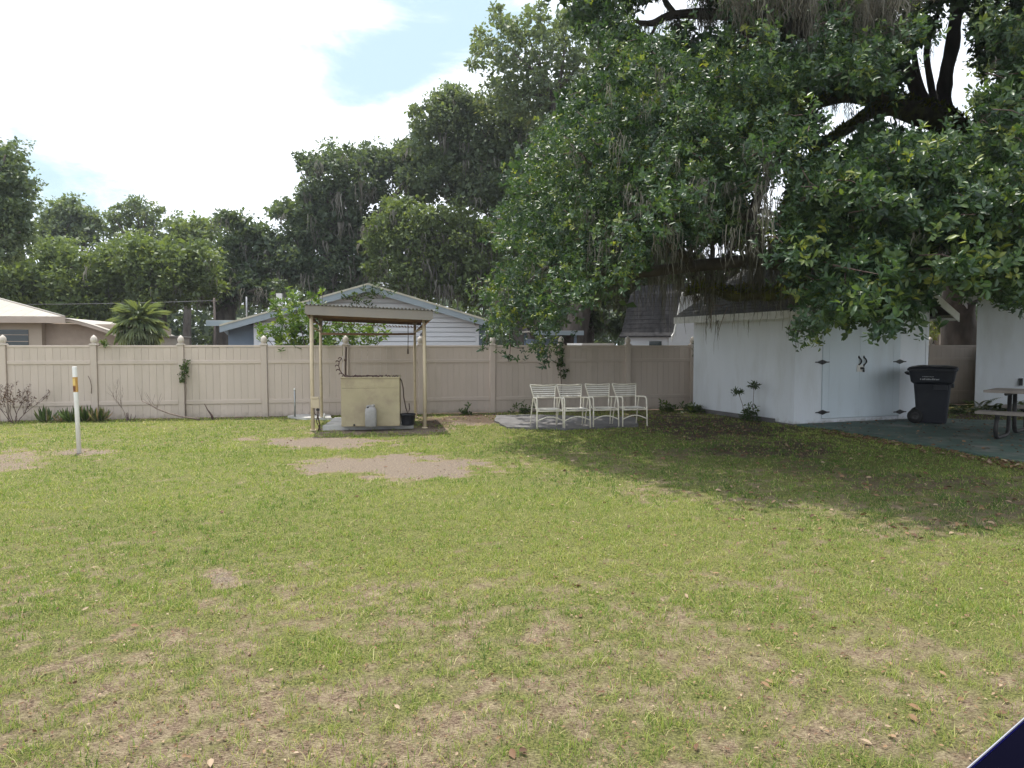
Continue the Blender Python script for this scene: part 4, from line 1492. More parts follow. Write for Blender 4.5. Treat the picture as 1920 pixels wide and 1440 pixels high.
MB().box(w.x - .22, -.03, 1.2, w.x + .22, -.009, w.z + .04).build('window', M['glass'], barn)
MB().box(-.35, .3, ze - .12, -.13, 2.4, ze - .06).build('lean_roof', M['shingle_dark'], barn)

# small blue flat roof
bp0, bp1 = beyond(1000, 9.0), beyond(1094, 9.0)
cp = thing('carport', 'low flat blue carport roof half hidden by hanging oak leaves', 'carport', bp0, TH)
cw = (bp1 - bp0).length
zt_ = local(cp, at(1090, 620, bp1.y)).z
MB().box(0, 0, zt_ - .05, cw, 3.0, zt_).build('roof', M['metal_roof'], cp)
MB().box(0, -.025, zt_ - .17, cw, -.001, zt_ - .01).build('fascia', M['blue_trim'], cp)
for x in (.25, cw - .3):
    for y in (.2, 2.8): MB().box(x, y, 0, x + .09, y + .09, zt_ - .05).build('post', M['blue_wall'], cp)
MB().box(.05, 1.4, 0, cw - .6, 1.5, zt_ - .3).build('screen_wall', M['blue_wall'], cp)
wp0, wp1 = beyond(1091, 4.5), beyond(1152, 4.5)
lp_ = thing('low_roof', 'flat white roof edge just showing above the fence top', 'roof', wp0, TH)
zt_ = local(lp_, at(1120, 643.5, wp0.y)).z
MB().box(0, 0, zt_ - .06, (wp1 - wp0).length, 1.8, zt_).build('roof_sheet', M['white_plastic'], lp_)
MB().box(.1, .1, 0, (wp1 - wp0).length - .1, 1.7, zt_ - .061).build('wall', M['siding'], lp_)
# glimpse of a house between the shed and the garage
q0 = beyond(1700, 9.0)
hh = thing('far_house', 'peach house with a grey gable glimpsed between shed and garage', 'house', q0, TH)
def ql(px, py): return local(hh, at(px, py, fence_pt(px, 9.0).y))
zt_ = ql(1745, 628).z
MB().box(0, 0, 0, ql(1753, 640).x, 5, zt_).build('wall', M['peach'], hh)
MB().box(-.2, -.1, zt_ + .001, ql(1753, 640).x, 5.1, zt_ + .05).build('roof', M['metal_roof'], hh)
x0, x1, zp = ql(1754, 640).x, ql(1830, 640).x, ql(1775, 610).z
MB().prism([(x0, 0), (x1, 0), (x1, zt_), ((x0 + x1) / 2, zp + .5), (x0, zt_ + .1)], -.2, 4, 'y').build('gable_wall', M['tan_trim'], hh)

# power line and its pole
pp = beyond(404, 12.0)
zt_ = at(404, 566, pp.y).z
pole = thing('utility_pole', 'slim wooden utility pole beside the blue lean-to', 'pole', pp)
MB().tube([(0, 0, -.3), (.01, 0, 2), (0, 0, zt_ + .15)], [.05, .045, .035], 8).build('shaft', M['pole_wood'], pole)
MB().box(-.10, -.02, zt_ + .01, .10, .02, zt_ + .05).build('crossarm', M['pole_wood'], pole)
a = Vector((pp.x, pp.y, zt_ + .05))
b = at(-300, 566, pp.y)
e = at(700, 570, pp.y)
def sag(p, q, s, n=14): return [p.lerp(q, i / n) - Vector((0, 0, s * 4 * (i / n) * (1 - i / n))) for i in range(n + 1)]
tag(MB().tube(sag(b, a, .12), .012, 5).build('power_line', M['wire']), 'thin power line strung from the utility pole past the palm', 'power line')


# ------------------------------------------------------------------ foliage tools
def unit(v):
    return v / np.maximum(np.linalg.norm(v, axis=-1, keepdims=True), 1e-9)


def rdir(n):
    return unit(RNG.normal(size=(n, 3)))


def leaf_geo(base, d, nrm, L, W, six=True, droop=.12, fold=.16):
    """leaf blades; returns (verts, quad faces, verts per leaf)"""
    n = len(base)
    L = np.broadcast_to(np.asarray(L, float), (n,))[:, None]
    W = np.broadcast_to(np.asarray(W, float), (n,))[:, None]
    d = unit(d)
    nrm = unit(nrm - d * np.sum(nrm * d, -1, keepdims=True))
    s = np.cross(d, nrm)
    tip = base + d * L - nrm * L * droop
    if six:
        m1 = base + d * L * .38
        m2 = base + d * L * .74 - nrm * L * droop * .45
        up = nrm * W * fold
        v = np.stack([base, m1 + s * W * .46 + up, m2 + s * W * .42 + up * .8, tip, m2 - s * W * .42 + up * .8, m1 - s * W * .46 + up], 1)
        k = np.arange(n)[:, None] * 6
        f = np.concatenate([k + np.array([[0, 1, 2, 3]]), k + np.array([[0, 3, 4, 5]])])
        return v.reshape(-1, 3), f, 6
    m1 = base + d * L * .5 + nrm * W * fold
    v = np.stack([base, m1 + s * W * .5, tip, m1 - s * W * .5], 1)
    k = np.arange(n)[:, None] * 4
    return v.reshape(-1, 3), k + np.array([[0, 1, 2, 3]]), 4


def rosettes(C, A, m, L, W, tint, a0=.75, a1=1.45, six=True, keep=1.0, jit=.10, stag=.05):
    """m leaves round every twig tip C with axis A"""
    n = len(C)
    A = unit(A)
    P = unit(np.cross(A, rdir(n)))
    Q = np.cross(A, P)
    ang = (np.arange(m)[None, :] + RNG.uniform(-.5, .5, (n, m))) * 2 * np.pi / m + RNG.uniform(0, 6.28, (n, 1))
    al = RNG.uniform(a0, a1, (n, m))
    rad = P[:, None, :] * np.cos(ang)[..., None] + Q[:, None, :] * np.sin(ang)[..., None]
    d = A[:, None, :] * np.cos(al)[..., None] + rad * np.sin(al)[..., None]
    nr = A[:, None, :] * np.sin(al)[..., None] - rad * np.cos(al)[..., None]
    nr = nr + RNG.normal(size=nr.shape) * .34
    b = C[:, None, :] + A[:, None, :] * (RNG.uniform(-1.1, .1, (n, m)) * stag)[..., None] + rad * .004
    Ls = np.asarray(L)[:, None] * RNG.uniform(.65, 1.2, (n, m))
    Ws = Ls * W * RNG.uniform(.8, 1.2, (n, m))
    T = np.asarray(tint)[:, None] + RNG.normal(size=(n, m)) * jit
    sel = (RNG.random((n, m)) < keep).ravel()
    b, d, nr = b.reshape(-1, 3)[sel], d.reshape(-1, 3)[sel], nr.reshape(-1, 3)[sel]
    Ls, Ws, T = Ls.ravel()[sel], Ws.ravel()[sel], T.ravel()[sel]
    v, f, k = leaf_geo(b, d, nr, Ls, Ws, six)
    return v, f, np.repeat(np.clip(T, 0, 1), k)


def join(parts):
    vs, fs, ts, o = [], [], [], 0
    for v, f, t in parts:
        vs.append(v); fs.append(f + o); ts.append(t); o += len(v)
    return np.concatenate(vs), np.concatenate(fs), np.concatenate(ts)


def put(name, geo, mat, parent=None, kind='stuff', base=None):
    v, f, t = geo
    if base is not None: v = v - np.array(base)
    elif parent is not None: v = v - np.array(parent.location)
    o = link(name, np_mesh(name, v, f, mat, t), parent, kind=kind)
    return o


def strands(P, L, w=.016, per=6, spread=.07, segs=5, tint=.5, wav=.03):
    """hanging ribbons below the points P (Spanish moss)"""
    P = np.repeat(P, per, 0)
    L = np.repeat(L, per) * RNG.uniform(.35, 1.15, len(P))
    n = len(P)
    P = P + RNG.normal(size=(n, 3)) * np.array([spread, spread, spread * .5])
    a = RNG.uniform(0, np.pi, n)
    side = np.stack([np.cos(a), np.sin(a), np.zeros(n)], -1)
    off = np.zeros((n, 3))
    V = []
    for k in range(segs + 1):
        f = k / segs
        off = off + RNG.normal(size=(n, 3)) * np.array([wav, wav, 0])
        c = P + off - np.array([0, 0, 1.]) * (L * f)[:, None]
        ww = w * (1 - .8 * f ** 1.5) * RNG.uniform(.6, 1.3, n)
        V += [c + side * ww[:, None], c - side * ww[:, None]]
    V = np.stack(V, 1)
    k = np.arange(n)[:, None] * (2 * segs + 2)
    F = np.concatenate([k + np.array([[2 * i, 2 * i + 1, 2 * i + 3, 2 * i + 2]]) for i in range(segs)])
    t = np.repeat(np.clip(tint + RNG.normal(size=n) * .22, 0, 1), 2 * segs + 2)
    return V.reshape(-1, 3), F, t


def px_tube(path, n=9, wob=0.0, mb=None, ref=None):
    """limb along (px, py, depth, radius in px) stations, smoothed"""
    P = [at(a, b, c) for a, b, c, d in path]
    r = [d * c / FPX for a, b, c, d in path]
    pts, rad = [], []
    for i in range(len(P) - 1):
        p0, p1, p2, p3 = P[max(i - 1, 0)], P[i], P[i + 1], P[min(i + 2, len(P) - 1)]
        for k in range(4):
            t = k / 4
            q = .5 * ((2 * p1) + (p2 - p0) * t + (2 * p0 - 5 * p1 + 4 * p2 - p3) * t * t + (3 * p1 - p0 - 3 * p2 + p3) * t ** 3)
            rr_ = r[i] * (1 - t) + r[i + 1] * t
            q = q + Vector([random.uniform(-1, 1) * wob * rr_ for _ in range(3)])
            pts.append(q); rad.append(rr_ * random.uniform(.92, 1.10))
    pts.append(P[-1]); rad.append(r[-1])
    o = ref.location if ref is not None else Vector((0, 0, 0))
    mb = mb or MB()
    mb.tube([p - o for p in pts], rad, n)
    return mb, pts, rad


def bg_tree(name, label, Y, blobs_, base, mat, leaf=9.0, dens=1.0, moss=0, depth=1.0, trunk_r=.35, sub=13, core=1.0, tb=.42, limbs=True):
    """broad tree: crown of leaf clumps gathered in uneven billows, trunk, limbs, hanging moss"""
    bp = at(base, 640, Y); bp.z = 0
    root = thing(name, label, 'tree', bp, 0, 'trees beyond the fence')
    parts, mossP, mossL = [], [], []
    pxm = Y / FPX
    L = leaf * pxm
    for (bx, by, br) in blobs_:
        for layer in range(2):
            r = br * pxm * random.uniform(1.0, 1.22)
            c = np.array(at(bx + random.uniform(-.12, .12) * br, by + (0 if layer == 0 else random.uniform(-.1, .35) * br), Y + (random.uniform(-.5, .4) * depth if layer == 0 else random.uniform(.9, 1.8) * max(r, 1.2)) * 1.0))
            ns = int(sub * (1 if layer == 0 else .8) * max(.6, (br / 60.) ** .7))
            d = rdir(ns); d[:, 2] = d[:, 2] * .85 + .12
            d = unit(d)
            sc = c + d * (r * RNG.uniform(.45, 1.0, ns))[:, None] * np.array([1, 1, .82])
            sr = r * RNG.uniform(.16, .38, ns)
            nl = int(dens * 42 * (br / 60.) * (60. / max(br, 25)) ** .3 * (9. / leaf) ** 1.5)
            P = (sc[:, None, :] + np.clip(RNG.normal(size=(ns, nl, 3)), -1.55, 1.55) * sr[:, None, None] * np.array([.62, .62, .50])).reshape(-1, 3)
            out = unit(P - np.repeat(sc, nl, 0))
            ldir = unit(out + RNG.normal(size=out.shape) * .8)
            nrm = unit(np.array([0, 0, 1.]) * .8 + out * .5 + RNG.normal(size=out.shape) * .55)
            Ls = L * RNG.uniform(.6, 1.3, len(P))
            v, f, k = leaf_geo(P, ldir, nrm, Ls, Ls * RNG.uniform(.45, .7, len(P)), six=False, droop=.15)
            t = np.repeat(np.repeat(np.clip(tb + RNG.normal(size=ns) * .13, 0, 1), nl) + RNG.normal(size=len(P)) * .12, k)
            parts.append((v, f, np.clip(t, 0, 1)))
            nc = int(core * 120 * (br / 45.) ** 1.5) if layer == 1 or br > 20 else 0
            if nc:
                q = rdir(nc) * (r * .72 * RNG.random(nc) ** .45)[:, None] * np.array([1, .8, .8]) + c
                Lc = L * RNG.uniform(1.3, 2.3, nc)
                v, f, k = leaf_geo(q, rdir(nc), rdir(nc) + np.array([0, 0, .4]), Lc, Lc * .62, six=False)
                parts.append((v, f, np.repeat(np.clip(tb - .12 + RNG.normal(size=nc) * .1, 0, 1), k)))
            if moss:
                m = int(moss * (br / 60.) * 1.5)
                if m and layer == 0:
                    q = rdir(m); q[:, 2] = -np.abs(q[:, 2]) * .6
                    mossP.append(c + q * r * .85); mossL.append(RNG.uniform(.35, 1.0, m) * r * .95)
    put('crown', join(parts), mat, root)
    if moss and mossP:
        put('spanish_moss', strands(np.concatenate(mossP), np.concatenate(mossL), w=1.3 * pxm, per=6, spread=4.5 * pxm, wav=1.6 * pxm), M['moss'], root)
    # trunk and limbs
    cx = sum(b[0] for b in blobs_) / len(blobs_); cy = sum(b[1] for b in blobs_) / len(blobs_)
    fork = Vector(at(base * .7 + cx * .3, min(560, cy + 90), Y + .5))
    mb = MB().tube([Vector((0, 0, -.3)), Vector((0, 0, .1)) , (fork - bp) * .5 + Vector((random.uniform(-.2, .2), 0, 0)), fork - bp], [trunk_r * 1.5, trunk_r * 1.25, trunk_r, trunk_r * .9], 10)
    mb.build('trunk', M['bark'], root)
    if limbs:
        order = sorted(blobs_, key=lambda b: -b[2])[:9]
        for (bx, by, br) in order:
            e = Vector(at(bx, by - br * .2, Y + random.uniform(-.6, .9)))
            mid = fork.lerp(e, .5) + Vector((random.uniform(-.5, .5), random.uniform(-.5, .5), random.uniform(-.2, .6))) * (e - fork).length * .22
            q1 = fork.lerp(mid, .5) + Vector((random.uniform(-.1, .1), 0, .1)); q2 = mid.lerp(e, .5)
            r = trunk_r * .5
            MB().tube([fork - bp - Vector((0, 0, .15)), q1 - bp, mid - bp, q2 - bp, e - bp], [r, r * .8, r * .6, r * .4, r * .14], 7).build('limb', M['bark'], root)
    return root


# ------------------------------------------------------------------ trees beyond the fence
bg_tree('oak_tree', 'tall dark feathery tree cut by the edge of the view above the peach house', 27,
        [(-40, 330, 70), (10, 300, 48), (30, 345, 42), (-10, 380, 60), (35, 400, 36), (10, 430, 52), (-50, 420, 70), (20, 462, 34), (38, 440, 24)], -60, M['leaf_far'], 8, 1.15, depth=.8, tb=.38)
bg_tree('oak_tree', 'small round pale treetop farthest back beside the tall dark tree', 52,
        [(128, 392, 36), (102, 402, 28), (160, 408, 30), (128, 428, 40), (90, 440, 34), (165, 440, 30), (180, 418, 16), (84, 416, 16)], 125, M['leaf_far'], 7, 1.0, depth=1.2, tb=.5, trunk_r=.3)
bg_tree('oak_tree', 'loose see-through treetop leaning sideways behind the light green oaks', 52,
        [(228, 398, 22), (252, 388, 24), (278, 400, 24), (292, 420, 18), (246, 424, 30), (214, 436, 26), (280, 442, 22), (212, 408, 12), (300, 396, 8), (262, 458, 24)], 265, M['leaf_far'], 7, .75, depth=1.2, tb=.48, trunk_r=.28, core=.35)
bg_tree('oak_tree', 'pale yellowish treetop between the see-through tree and the dark oak', 56,
        [(330, 428, 28), (375, 424, 24), (350, 440, 34), (395, 440, 22), (318, 452, 26), (370, 462, 34), (408, 420, 16)], 350, M['leaf_light'], 7, .8, depth=1.2, tb=.42, trunk_r=.28)
bg_tree('oak_tree', 'spreading light green oak rising behind the peach house roof', 36,
        [(100, 478, 46), (150, 500, 52), (60, 520, 50), (10, 510, 46), (105, 540, 55), (30, 560, 50), (170, 545, 46), (-40, 540, 60), (130, 575, 46), (60, 590, 44), (180, 590, 38)], 70, M['leaf_light'], 8, 1.25, moss=1, tb=.40)
bg_tree('oak_tree', 'spreading light green oak standing behind the fan palm', 37,
        [(215, 478, 44), (270, 470, 46), (322, 478, 44), (372, 480, 40), (240, 510, 50), (300, 515, 52), (355, 515, 46), (205, 540, 44), (265, 548, 44), (325, 552, 40), (385, 535, 36)], 300, M['leaf_light'], 8, 1.25, moss=2, tb=.38)
bg_tree('oak_tree', 'tall dark moss-hung oak standing behind the white house gable', 42,
        [(640, 300, 46), (600, 312, 32), (572, 300, 22), (690, 292, 34), (712, 320, 40), (655, 345, 50), (600, 360, 42), (578, 380, 26), (700, 362, 34), (735, 300, 30), (762, 285, 40), (800, 300, 46), (780, 360, 36), (740, 410, 36),
         (560, 402, 34), (610, 410, 44), (665, 410, 44), (715, 425, 30), (530, 385, 18), (515, 395, 16), (560, 445, 44), (620, 455, 46), (675, 465, 40), (500, 450, 42), (455, 425, 34), (425, 410, 24), (470, 470, 46), (430, 460, 34),
         (590, 430, 46), (640, 430, 46), (520, 470, 40), (640, 370, 46), (560, 500, 46), (690, 500, 40), (700, 440, 34), (600, 540, 40), (660, 545, 40), (470, 540, 40), (540, 490, 46), (600, 500, 44), (480, 515, 40), (655, 505, 36), (430, 505, 34), (720, 480, 26), (740, 385, 20)], 620, M['leaf_far'], 7.5, 1.1, moss=5, depth=1.5, trunk_r=.5, tb=.30)
bg_tree('oak_tree', 'dark leaning oak trunk with hanging moss just left of the white house', 40,
        [(410, 520, 36), (450, 535, 36), (500, 545, 34), (420, 560, 26), (380, 555, 26)], 422, M['leaf_far'], 7.5, 1.0, moss=9, trunk_r=.55, tb=.25)
bg_tree('oak_tree', 'tall loose airy oak top standing out against the sky beside the big oak', 36,
        [(985, 62, 40), (945, 48, 30), (925, 95, 36), (965, 110, 44), (1010, 110, 40), (900, 90, 18), (890, 118, 14), (1030, 60, 36), (940, 150, 34), (985, 160, 40), (1020, 170, 44), (1005, 25, 24), (1060, 30, 36), (930, 20, 14), (955, 190, 46), (1010, 210, 50), (1060, 150, 50), (1060, 90, 44), (900, 60, 12), (1090, 40, 40), (1100, 110, 46)], 1060, M['leaf_far'], 8, .62, depth=1.0, trunk_r=.3, tb=.55, core=.35)
bg_tree('oak_tree', 'broad bushy oak filling the middle between house gable and big oak', 40,
        [(850, 190, 40), (825, 205, 32), (880, 200, 40), (805, 240, 36), (850, 240, 46), (900, 250, 50), (955, 240, 50), (790, 285, 34), (840, 300, 46), (900, 310, 52), (960, 300, 50), (1010, 270, 50),
         (810, 345, 40), (870, 365, 48), (930, 370, 50), (990, 350, 44), (1060, 330, 50), (790, 300, 18), (780, 210, 14), (930, 200, 44), (1000, 230, 50), (840, 180, 26), (870, 270, 50), (930, 290, 55), (820, 320, 44), (880, 340, 50), (950, 340, 55), (1010, 310, 55), (760, 330, 26)], 1010, M['leaf_far'], 7.5, 1.0, moss=2, depth=1.2, tb=.50, trunk_r=.5)
bg_tree('oak_tree', 'lower light green oak branches drooping behind the gable end', 38,
        [(755, 395, 40), (720, 420, 34), (700, 455, 26), (765, 440, 46), (820, 410, 46), (870, 430, 46), (720, 490, 30), (765, 495, 42), (820, 480, 48), (880, 490, 48), (930, 460, 46), (790, 535, 38), (840, 530, 40), (890, 545, 42), (940, 520, 44),
         (980, 480, 44), (700, 510, 20), (745, 530, 26), (990, 430, 40), (800, 440, 50), (850, 460, 55), (900, 440, 50), (800, 510, 45), (860, 520, 46), (920, 500, 46), (930, 550, 40), (980, 540, 40), (740, 460, 34)], 1000, M['leaf_light'], 7.5, 1.05, moss=6, depth=1.0, tb=.36, trunk_r=.42)
bg_tree('oak_tree', 'shaded moss-hung oak behind the blue carport roof', 31,
        [(1010, 540, 44), (1070, 520, 44), (1130, 545, 40), (1180, 560, 36), (1050, 585, 34), (1110, 600, 34), (1160, 610, 26), (1150, 500, 40), (1210, 520, 36), (1250, 500, 40), (1190, 590, 24)], 1095, M['leaf_far'], 9, .9, moss=9, trunk_r=.3, tb=.42)
bg_tree('oak_tree', 'sunlit loose oak behind the barn shed and low limb', 27,
        [(1250, 430, 50), (1330, 420, 50), (1400, 440, 50), (1280, 490, 46), (1220, 460, 44), (1350, 510, 44), (1420, 500, 46), (1320, 560, 36)], 1330, M['leaf_far'], 9, .8, moss=5, tb=.55, trunk_r=.3)
bg_tree('oak_tree', 'tall shady oak far behind the garden shed roof', 30,
        [(1150, 90, 60), (1230, 130, 56), (1120, 180, 56), (1210, 220, 56), (1300, 210, 50), (1300, 320, 60), (1200, 320, 60), (1120, 290, 56), (1380, 300, 44), (1360, 390, 50), (1530, 430, 60), (1480, 470, 50), (1600, 480, 60), (1650, 440, 50),
         (1130, 400, 56), (1210, 400, 50)], 1060, M['leaf_far'], 9, .9, moss=3, depth=1.5, tb=.38, trunk_r=.5)
bg_tree('oak_tree', 'bluish loose treetops behind the garage roof', 30,
        [(1870, 110, 40), (1905, 60, 46), (1910, 170, 50), (1850, 190, 34), (1900, 260, 60), (1840, 330, 60), (1920, 340, 70), (1760, 360, 60), (1700, 420, 60), (1800, 450, 60), (1880, 440, 60), (1690, 320, 50), (1600, 330, 50), (1840, 20, 30)], 1880, M['leaf_far'], 9, .8, moss=2, tb=.5, trunk_r=.35)
bg_tree('oak_tree', 'bright yellow-green bush growing behind the gap by the shed', 26,
        [(1752, 598, 16), (1745, 622, 14), (1768, 585, 14)], 1755, M['leaf_light'], 8, 1.3, tb=.7, trunk_r=.08, limbs=False)

# distant woodland closing the view at eye level
def far_woods():
    n = 36000
    px = RNG.uniform(-250, 2150, n)
    Y = RNG.uniform(58, 74, n)
    top = 505 + 40 * (fbm(px / 90., px * 0, 5) - .5) * 2
    py = top + (652 - top) * RNG.random(n) ** .8
    x = (px - 960) / FPX * Y
    z = CAMH + (647 - py) / FPX * Y
    P = np.stack([x, Y, z], -1)
    d = rdir(n)
    nrm = unit(np.array([0, -.3, .8]) + RNG.normal(size=(n, 3)) * .5)
    L = RNG.uniform(.4, .95, n)
    v, f, k = leaf_geo(P, d, nrm, L, L * .6, six=False)
    t = np.repeat(np.clip(.22 + RNG.normal(size=n) * .15, 0, 1), k)
    o = put('far_woods', (v, f, t), M['leaf_far'], None)
    tag(o, 'dim far-off woodland mass behind the houses', 'woodland')
far_woods()


# ------------------------------------------------------------------ the big live oak
OB = at(1800, 640, 22.3); OB.z = 0
oak = thing('live_oak', 'huge live oak with glossy leaves and mossy limbs spreading over the white shed', 'tree', OB)
mb, pts, _ = px_tube([(1800, 765, 22.3, 46), (1800, 720, 22.3, 38), (1799, 640, 22.3, 31), (1797, 560, 22.0, 28), (1803, 450, 20.2, 28), (1815, 340, 18.2, 30), (1822, 275, 16.9, 32)], 14, .04, ref=oak)
mb.build('trunk', M['bark'], oak)
LIMBS = [
    ('bark_moss', [(1830, 300, 16.9, 28), (1800, 250, 16.4, 26), (1755, 222, 16.0, 24), (1700, 205, 15.6, 21), (1650, 188, 15.2, 19), (1595, 180, 14.7, 12), (1540, 192, 14.2, 9), (1480, 205, 13.7, 6), (1430, 215, 13.4, 3)]),
    ('bark', [(1800, 250, 16.6, 17), (1772, 205, 16.6, 15), (1770, 160, 16.6, 13), (1785, 90, 16.6, 12), (1793, 10, 16.6, 11), (1800, -120, 16.6, 9), (1790, -260, 16.6, 4)]),
    ('bark', [(1760, 222, 16.1, 14), (1728, 185, 16.1, 12), (1700, 130, 16.2, 10), (1668, 50, 16.3, 11), (1640, -60, 16.4, 8), (1600, -200, 16.4, 4)]),
    ('bark', [(1735, 190, 16.1, 7), (1718, 130, 16.2, 5.5), (1712, 60, 16.4, 5), (1730, -20, 16.5, 4), (1745, -120, 16.5, 2)]),
    ('bark', [(1752, 200, 16.3, 7), (1742, 140, 16.4, 6), (1738, 90, 16.5, 5), (1760, 20, 16.5, 4), (1775, -60, 16.5, 2.5)]),
    ('bark_moss', [(1690, 205, 15.5, 12), (1640, 212, 15.0, 9), (1600, 236, 14.6, 9), (1560, 262, 14.2, 10), (1520, 300, 13.8, 8), (1490, 350, 13.2, 6), (1465, 400, 12.6, 4)]),
    ('bark', [(1812, 400, 19.0, 22), (1700, 440, 16.2, 20), (1610, 470, 14.9, 19), (1540, 486, 13.9, 18), (1460, 493, 13.2, 14), (1400, 490, 13.0, 12), (1330, 496, 12.8, 11), (1250, 505, 12.6, 11), (1185, 512, 12.4, 10), (1130, 510, 12.3, 8), (1080, 498, 12.2, 6), (1030, 500, 12.1, 4), (990, 530, 12.0, 2.5)]),
    ('bark_moss', [(1590, 470, 14.6, 18), (1535, 478, 14.2, 17), (1505, 500, 14.0, 16), (1492, 535, 13.9, 15), (1455, 553, 13.9, 12), (1415, 550, 13.9, 13), (1375, 553, 13.9, 13), (1340, 545, 13.9, 9), (1308, 542, 13.8, 8), (1285, 552, 13.7, 4)]),
    ('bark', [(1425, 492, 13.1, 11), (1412, 440, 13.0, 9), (1412, 400, 12.9, 9), (1430, 350, 12.8, 8), (1455, 310, 12.8, 5), (1470, 270, 12.8, 3)]),
    ('bark', [(1412, 430, 13.0, 5), (1380, 380, 12.3, 4), (1340, 330, 11.6, 3.5), (1290, 280, 11.0, 2.5)]),
    ('bark', [(1300, 500, 12.7, 7), (1240, 440, 12.0, 6), (1180, 380, 11.6, 5), (1120, 320, 11.3, 3.5), (1070, 270, 11.0, 2)]),
    ('bark', [(1400, 30, 15.4, 12), (1330, 26, 15.0, 10), (1262, 28, 14.8, 8), (1222, 44, 14.6, 6), (1190, 40, 14.4, 3)]),
    ('bark', [(1266, 28, 14.8, 6), (1246, 0, 14.8, 5), (1236, -40, 14.8, 3)]),
    ('bark', [(1232, 40, 14.6, 4), (1224, 60, 14.6, 3), (1205, 85, 14.4, 2)]),
    ('bark', [(1640, -60, 16.4, 10), (1560, -20, 16.0, 10), (1480, 10, 15.7, 11), (1400, 30, 15.4, 11)]),
    ('bark', [(1816, 400, 19.0, 17), (1850, 380, 15.5, 14), (1840, 330, 12.5, 11), (1780, 300, 10.8, 8), (1700, 280, 9.8, 5), (1620, 300, 9.2, 3)]),
    ('bark', [(1700, 440, 16.2, 12), (1690, 440, 13.2, 10), (1660, 470, 11.0, 7), (1630, 520, 9.8, 4.5), (1600, 570, 9.4, 2.5)]),
    ('bark', [(1850, 380, 15.5, 10), (1870, 430, 12.5, 8), (1850, 480, 10.5, 5.5), (1820, 510, 9.6, 3)]),
]
limb_pts = []
for mt, path in LIMBS:
    mb, pts, rad = px_tube(path, 9, .06, ref=oak)
    mb.build('limb', M[mt], oak)
    limb_pts.append((mt, pts, rad))

OAK_BLOBS = [
    # drooping low branch in front of the fence
    (925, 545, 30, .8), (965, 530, 38, .9), (1010, 510, 40, .9), (940, 590, 34, .9), (985, 575, 40, 1), (1025, 560, 42, 1), (1000, 620, 34, 1), (960, 625, 26, .8), (925, 610, 16, .6), (1030, 600, 30, .8), (1000, 648, 14, .7), (1055, 540, 30, .8), (1075, 505, 34, .8), (1010, 655, 9, .5),
    # main mass
    (950, 425, 36, .8), (985, 390, 44, 1), (1010, 440, 46, 1), (1000, 340, 44, 1), (1040, 300, 48, 1), (1055, 380, 56, 1), (1060, 460, 50, 1), (1075, 245, 46, 1), (1110, 195, 46, 1), (1110, 310, 60, 1), (1130, 400, 60, 1), (1130, 455, 38, .9), (1165, 240, 54, 1), (1150, 160, 34, .8),
    (1190, 340, 62, 1), (1205, 425, 44, .8), (1210, 190, 48, 1), (1235, 270, 58, 1), (1270, 350, 58, 1), (1270, 200, 50, 1), (1310, 270, 58, 1), (1280, 420, 40, .7), (1340, 200, 54, 1), (1350, 330, 50, .95), (1350, 400, 40, .7), (1390, 150, 50, 1), (1390, 250, 54, 1), (1440, 190, 48, 1), (1440, 120, 36, .8),
    (1395, 330, 26, .7), (1440, 260, 36, .9), (1485, 240, 36, .8), (1480, 150, 40, .8), (1215, 120, 38, .7), (1290, 130, 40, .7), (1170, 90, 44, .7), (1250, 80, 36, .6), (1340, 110, 40, .7), (1400, 80, 30, .5), (1560, 90, 44, .8), (1610, 100, 42, .8), (1530, 140, 40, .8), (1590, 150, 36, .8), (1640, 150, 30, .7),
    # mass in front of the shed
    (1500, 330, 30, .8), (1530, 380, 46, 1), (1490, 420, 36, .9), (1480, 460, 28, .8), (1575, 330, 50, 1), (1590, 410, 56, 1), (1540, 450, 46, 1), (1640, 290, 46, 1), (1640, 360, 56, 1), (1660, 440, 60, 1), (1600, 485, 52, 1), (1700, 300, 46, 1), (1710, 370, 56, 1), (1730, 440, 56, 1), (1670, 510, 50, 1),
    (1760, 300, 46, 1), (1780, 370, 56, 1), (1790, 440, 56, 1), (1735, 492, 34, .8), (1830, 290, 50, 1), (1845, 360, 56, 1), (1850, 430, 56, 1), (1900, 270, 50, 1), (1910, 350, 56, 1), (1905, 430, 52, 1), (1860, 490, 46, 1), (1915, 490, 44, 1), (1800, 500, 40, .8), (1900, 540, 32, .8), (1850, 522, 20, .5),
    (1560, 520, 42, 1), (1620, 545, 42, 1), (1570, 570, 36, 1), (1680, 560, 36, .9), (1530, 595, 26, .9), (1505, 612, 14, .8), (1600, 590, 24, .9), (1645, 590, 22, .8), (1690, 590, 18, .7), (1540, 545, 26, .9), (1880, 200, 40, .6), (1905, 140, 40, .6), (1860, 240, 40, .8),
    (1110, 515, 34, .9), (1150, 500, 36, .9), (1090, 555, 24, .7), (1190, 462, 30, .7), (1480, 505, 20, .6), (1505, 532, 20, .8), (1880, 95, 36, .6), (1830, 70, 30, .5), (1915, 60, 40, .7), (1840, 150, 26, .5),
    # canopy above the frame (casts the shade)
    (1120, 40, 50, .5), (1080, -40, 60, .5), (1180, -60, 80, .5), (1300, -80, 90, .5), (1420, -60, 90, .5), (1540, -80, 90, .5), (1660, -60, 80, .5), (1560, 20, 40, .4), (1760, -60, 90, .5), (1880, -60, 80, .5), (1980, 60, 90, .6), (1990, 220, 90, .7), (1990, 360, 90, .8), (2010, 480, 70, .7), (1700, 60, 30, .4), (1660, 90, 26, .5),
    (1300, -220, 110, .4), (1480, -230, 110, .4), (1660, -230, 110, .4), (1840, -230, 110, .4), (2080, 120, 100, .5), (2100, 300, 100, .6), (1450, -10, 40, .5), (1370, 10, 40, .5),
]
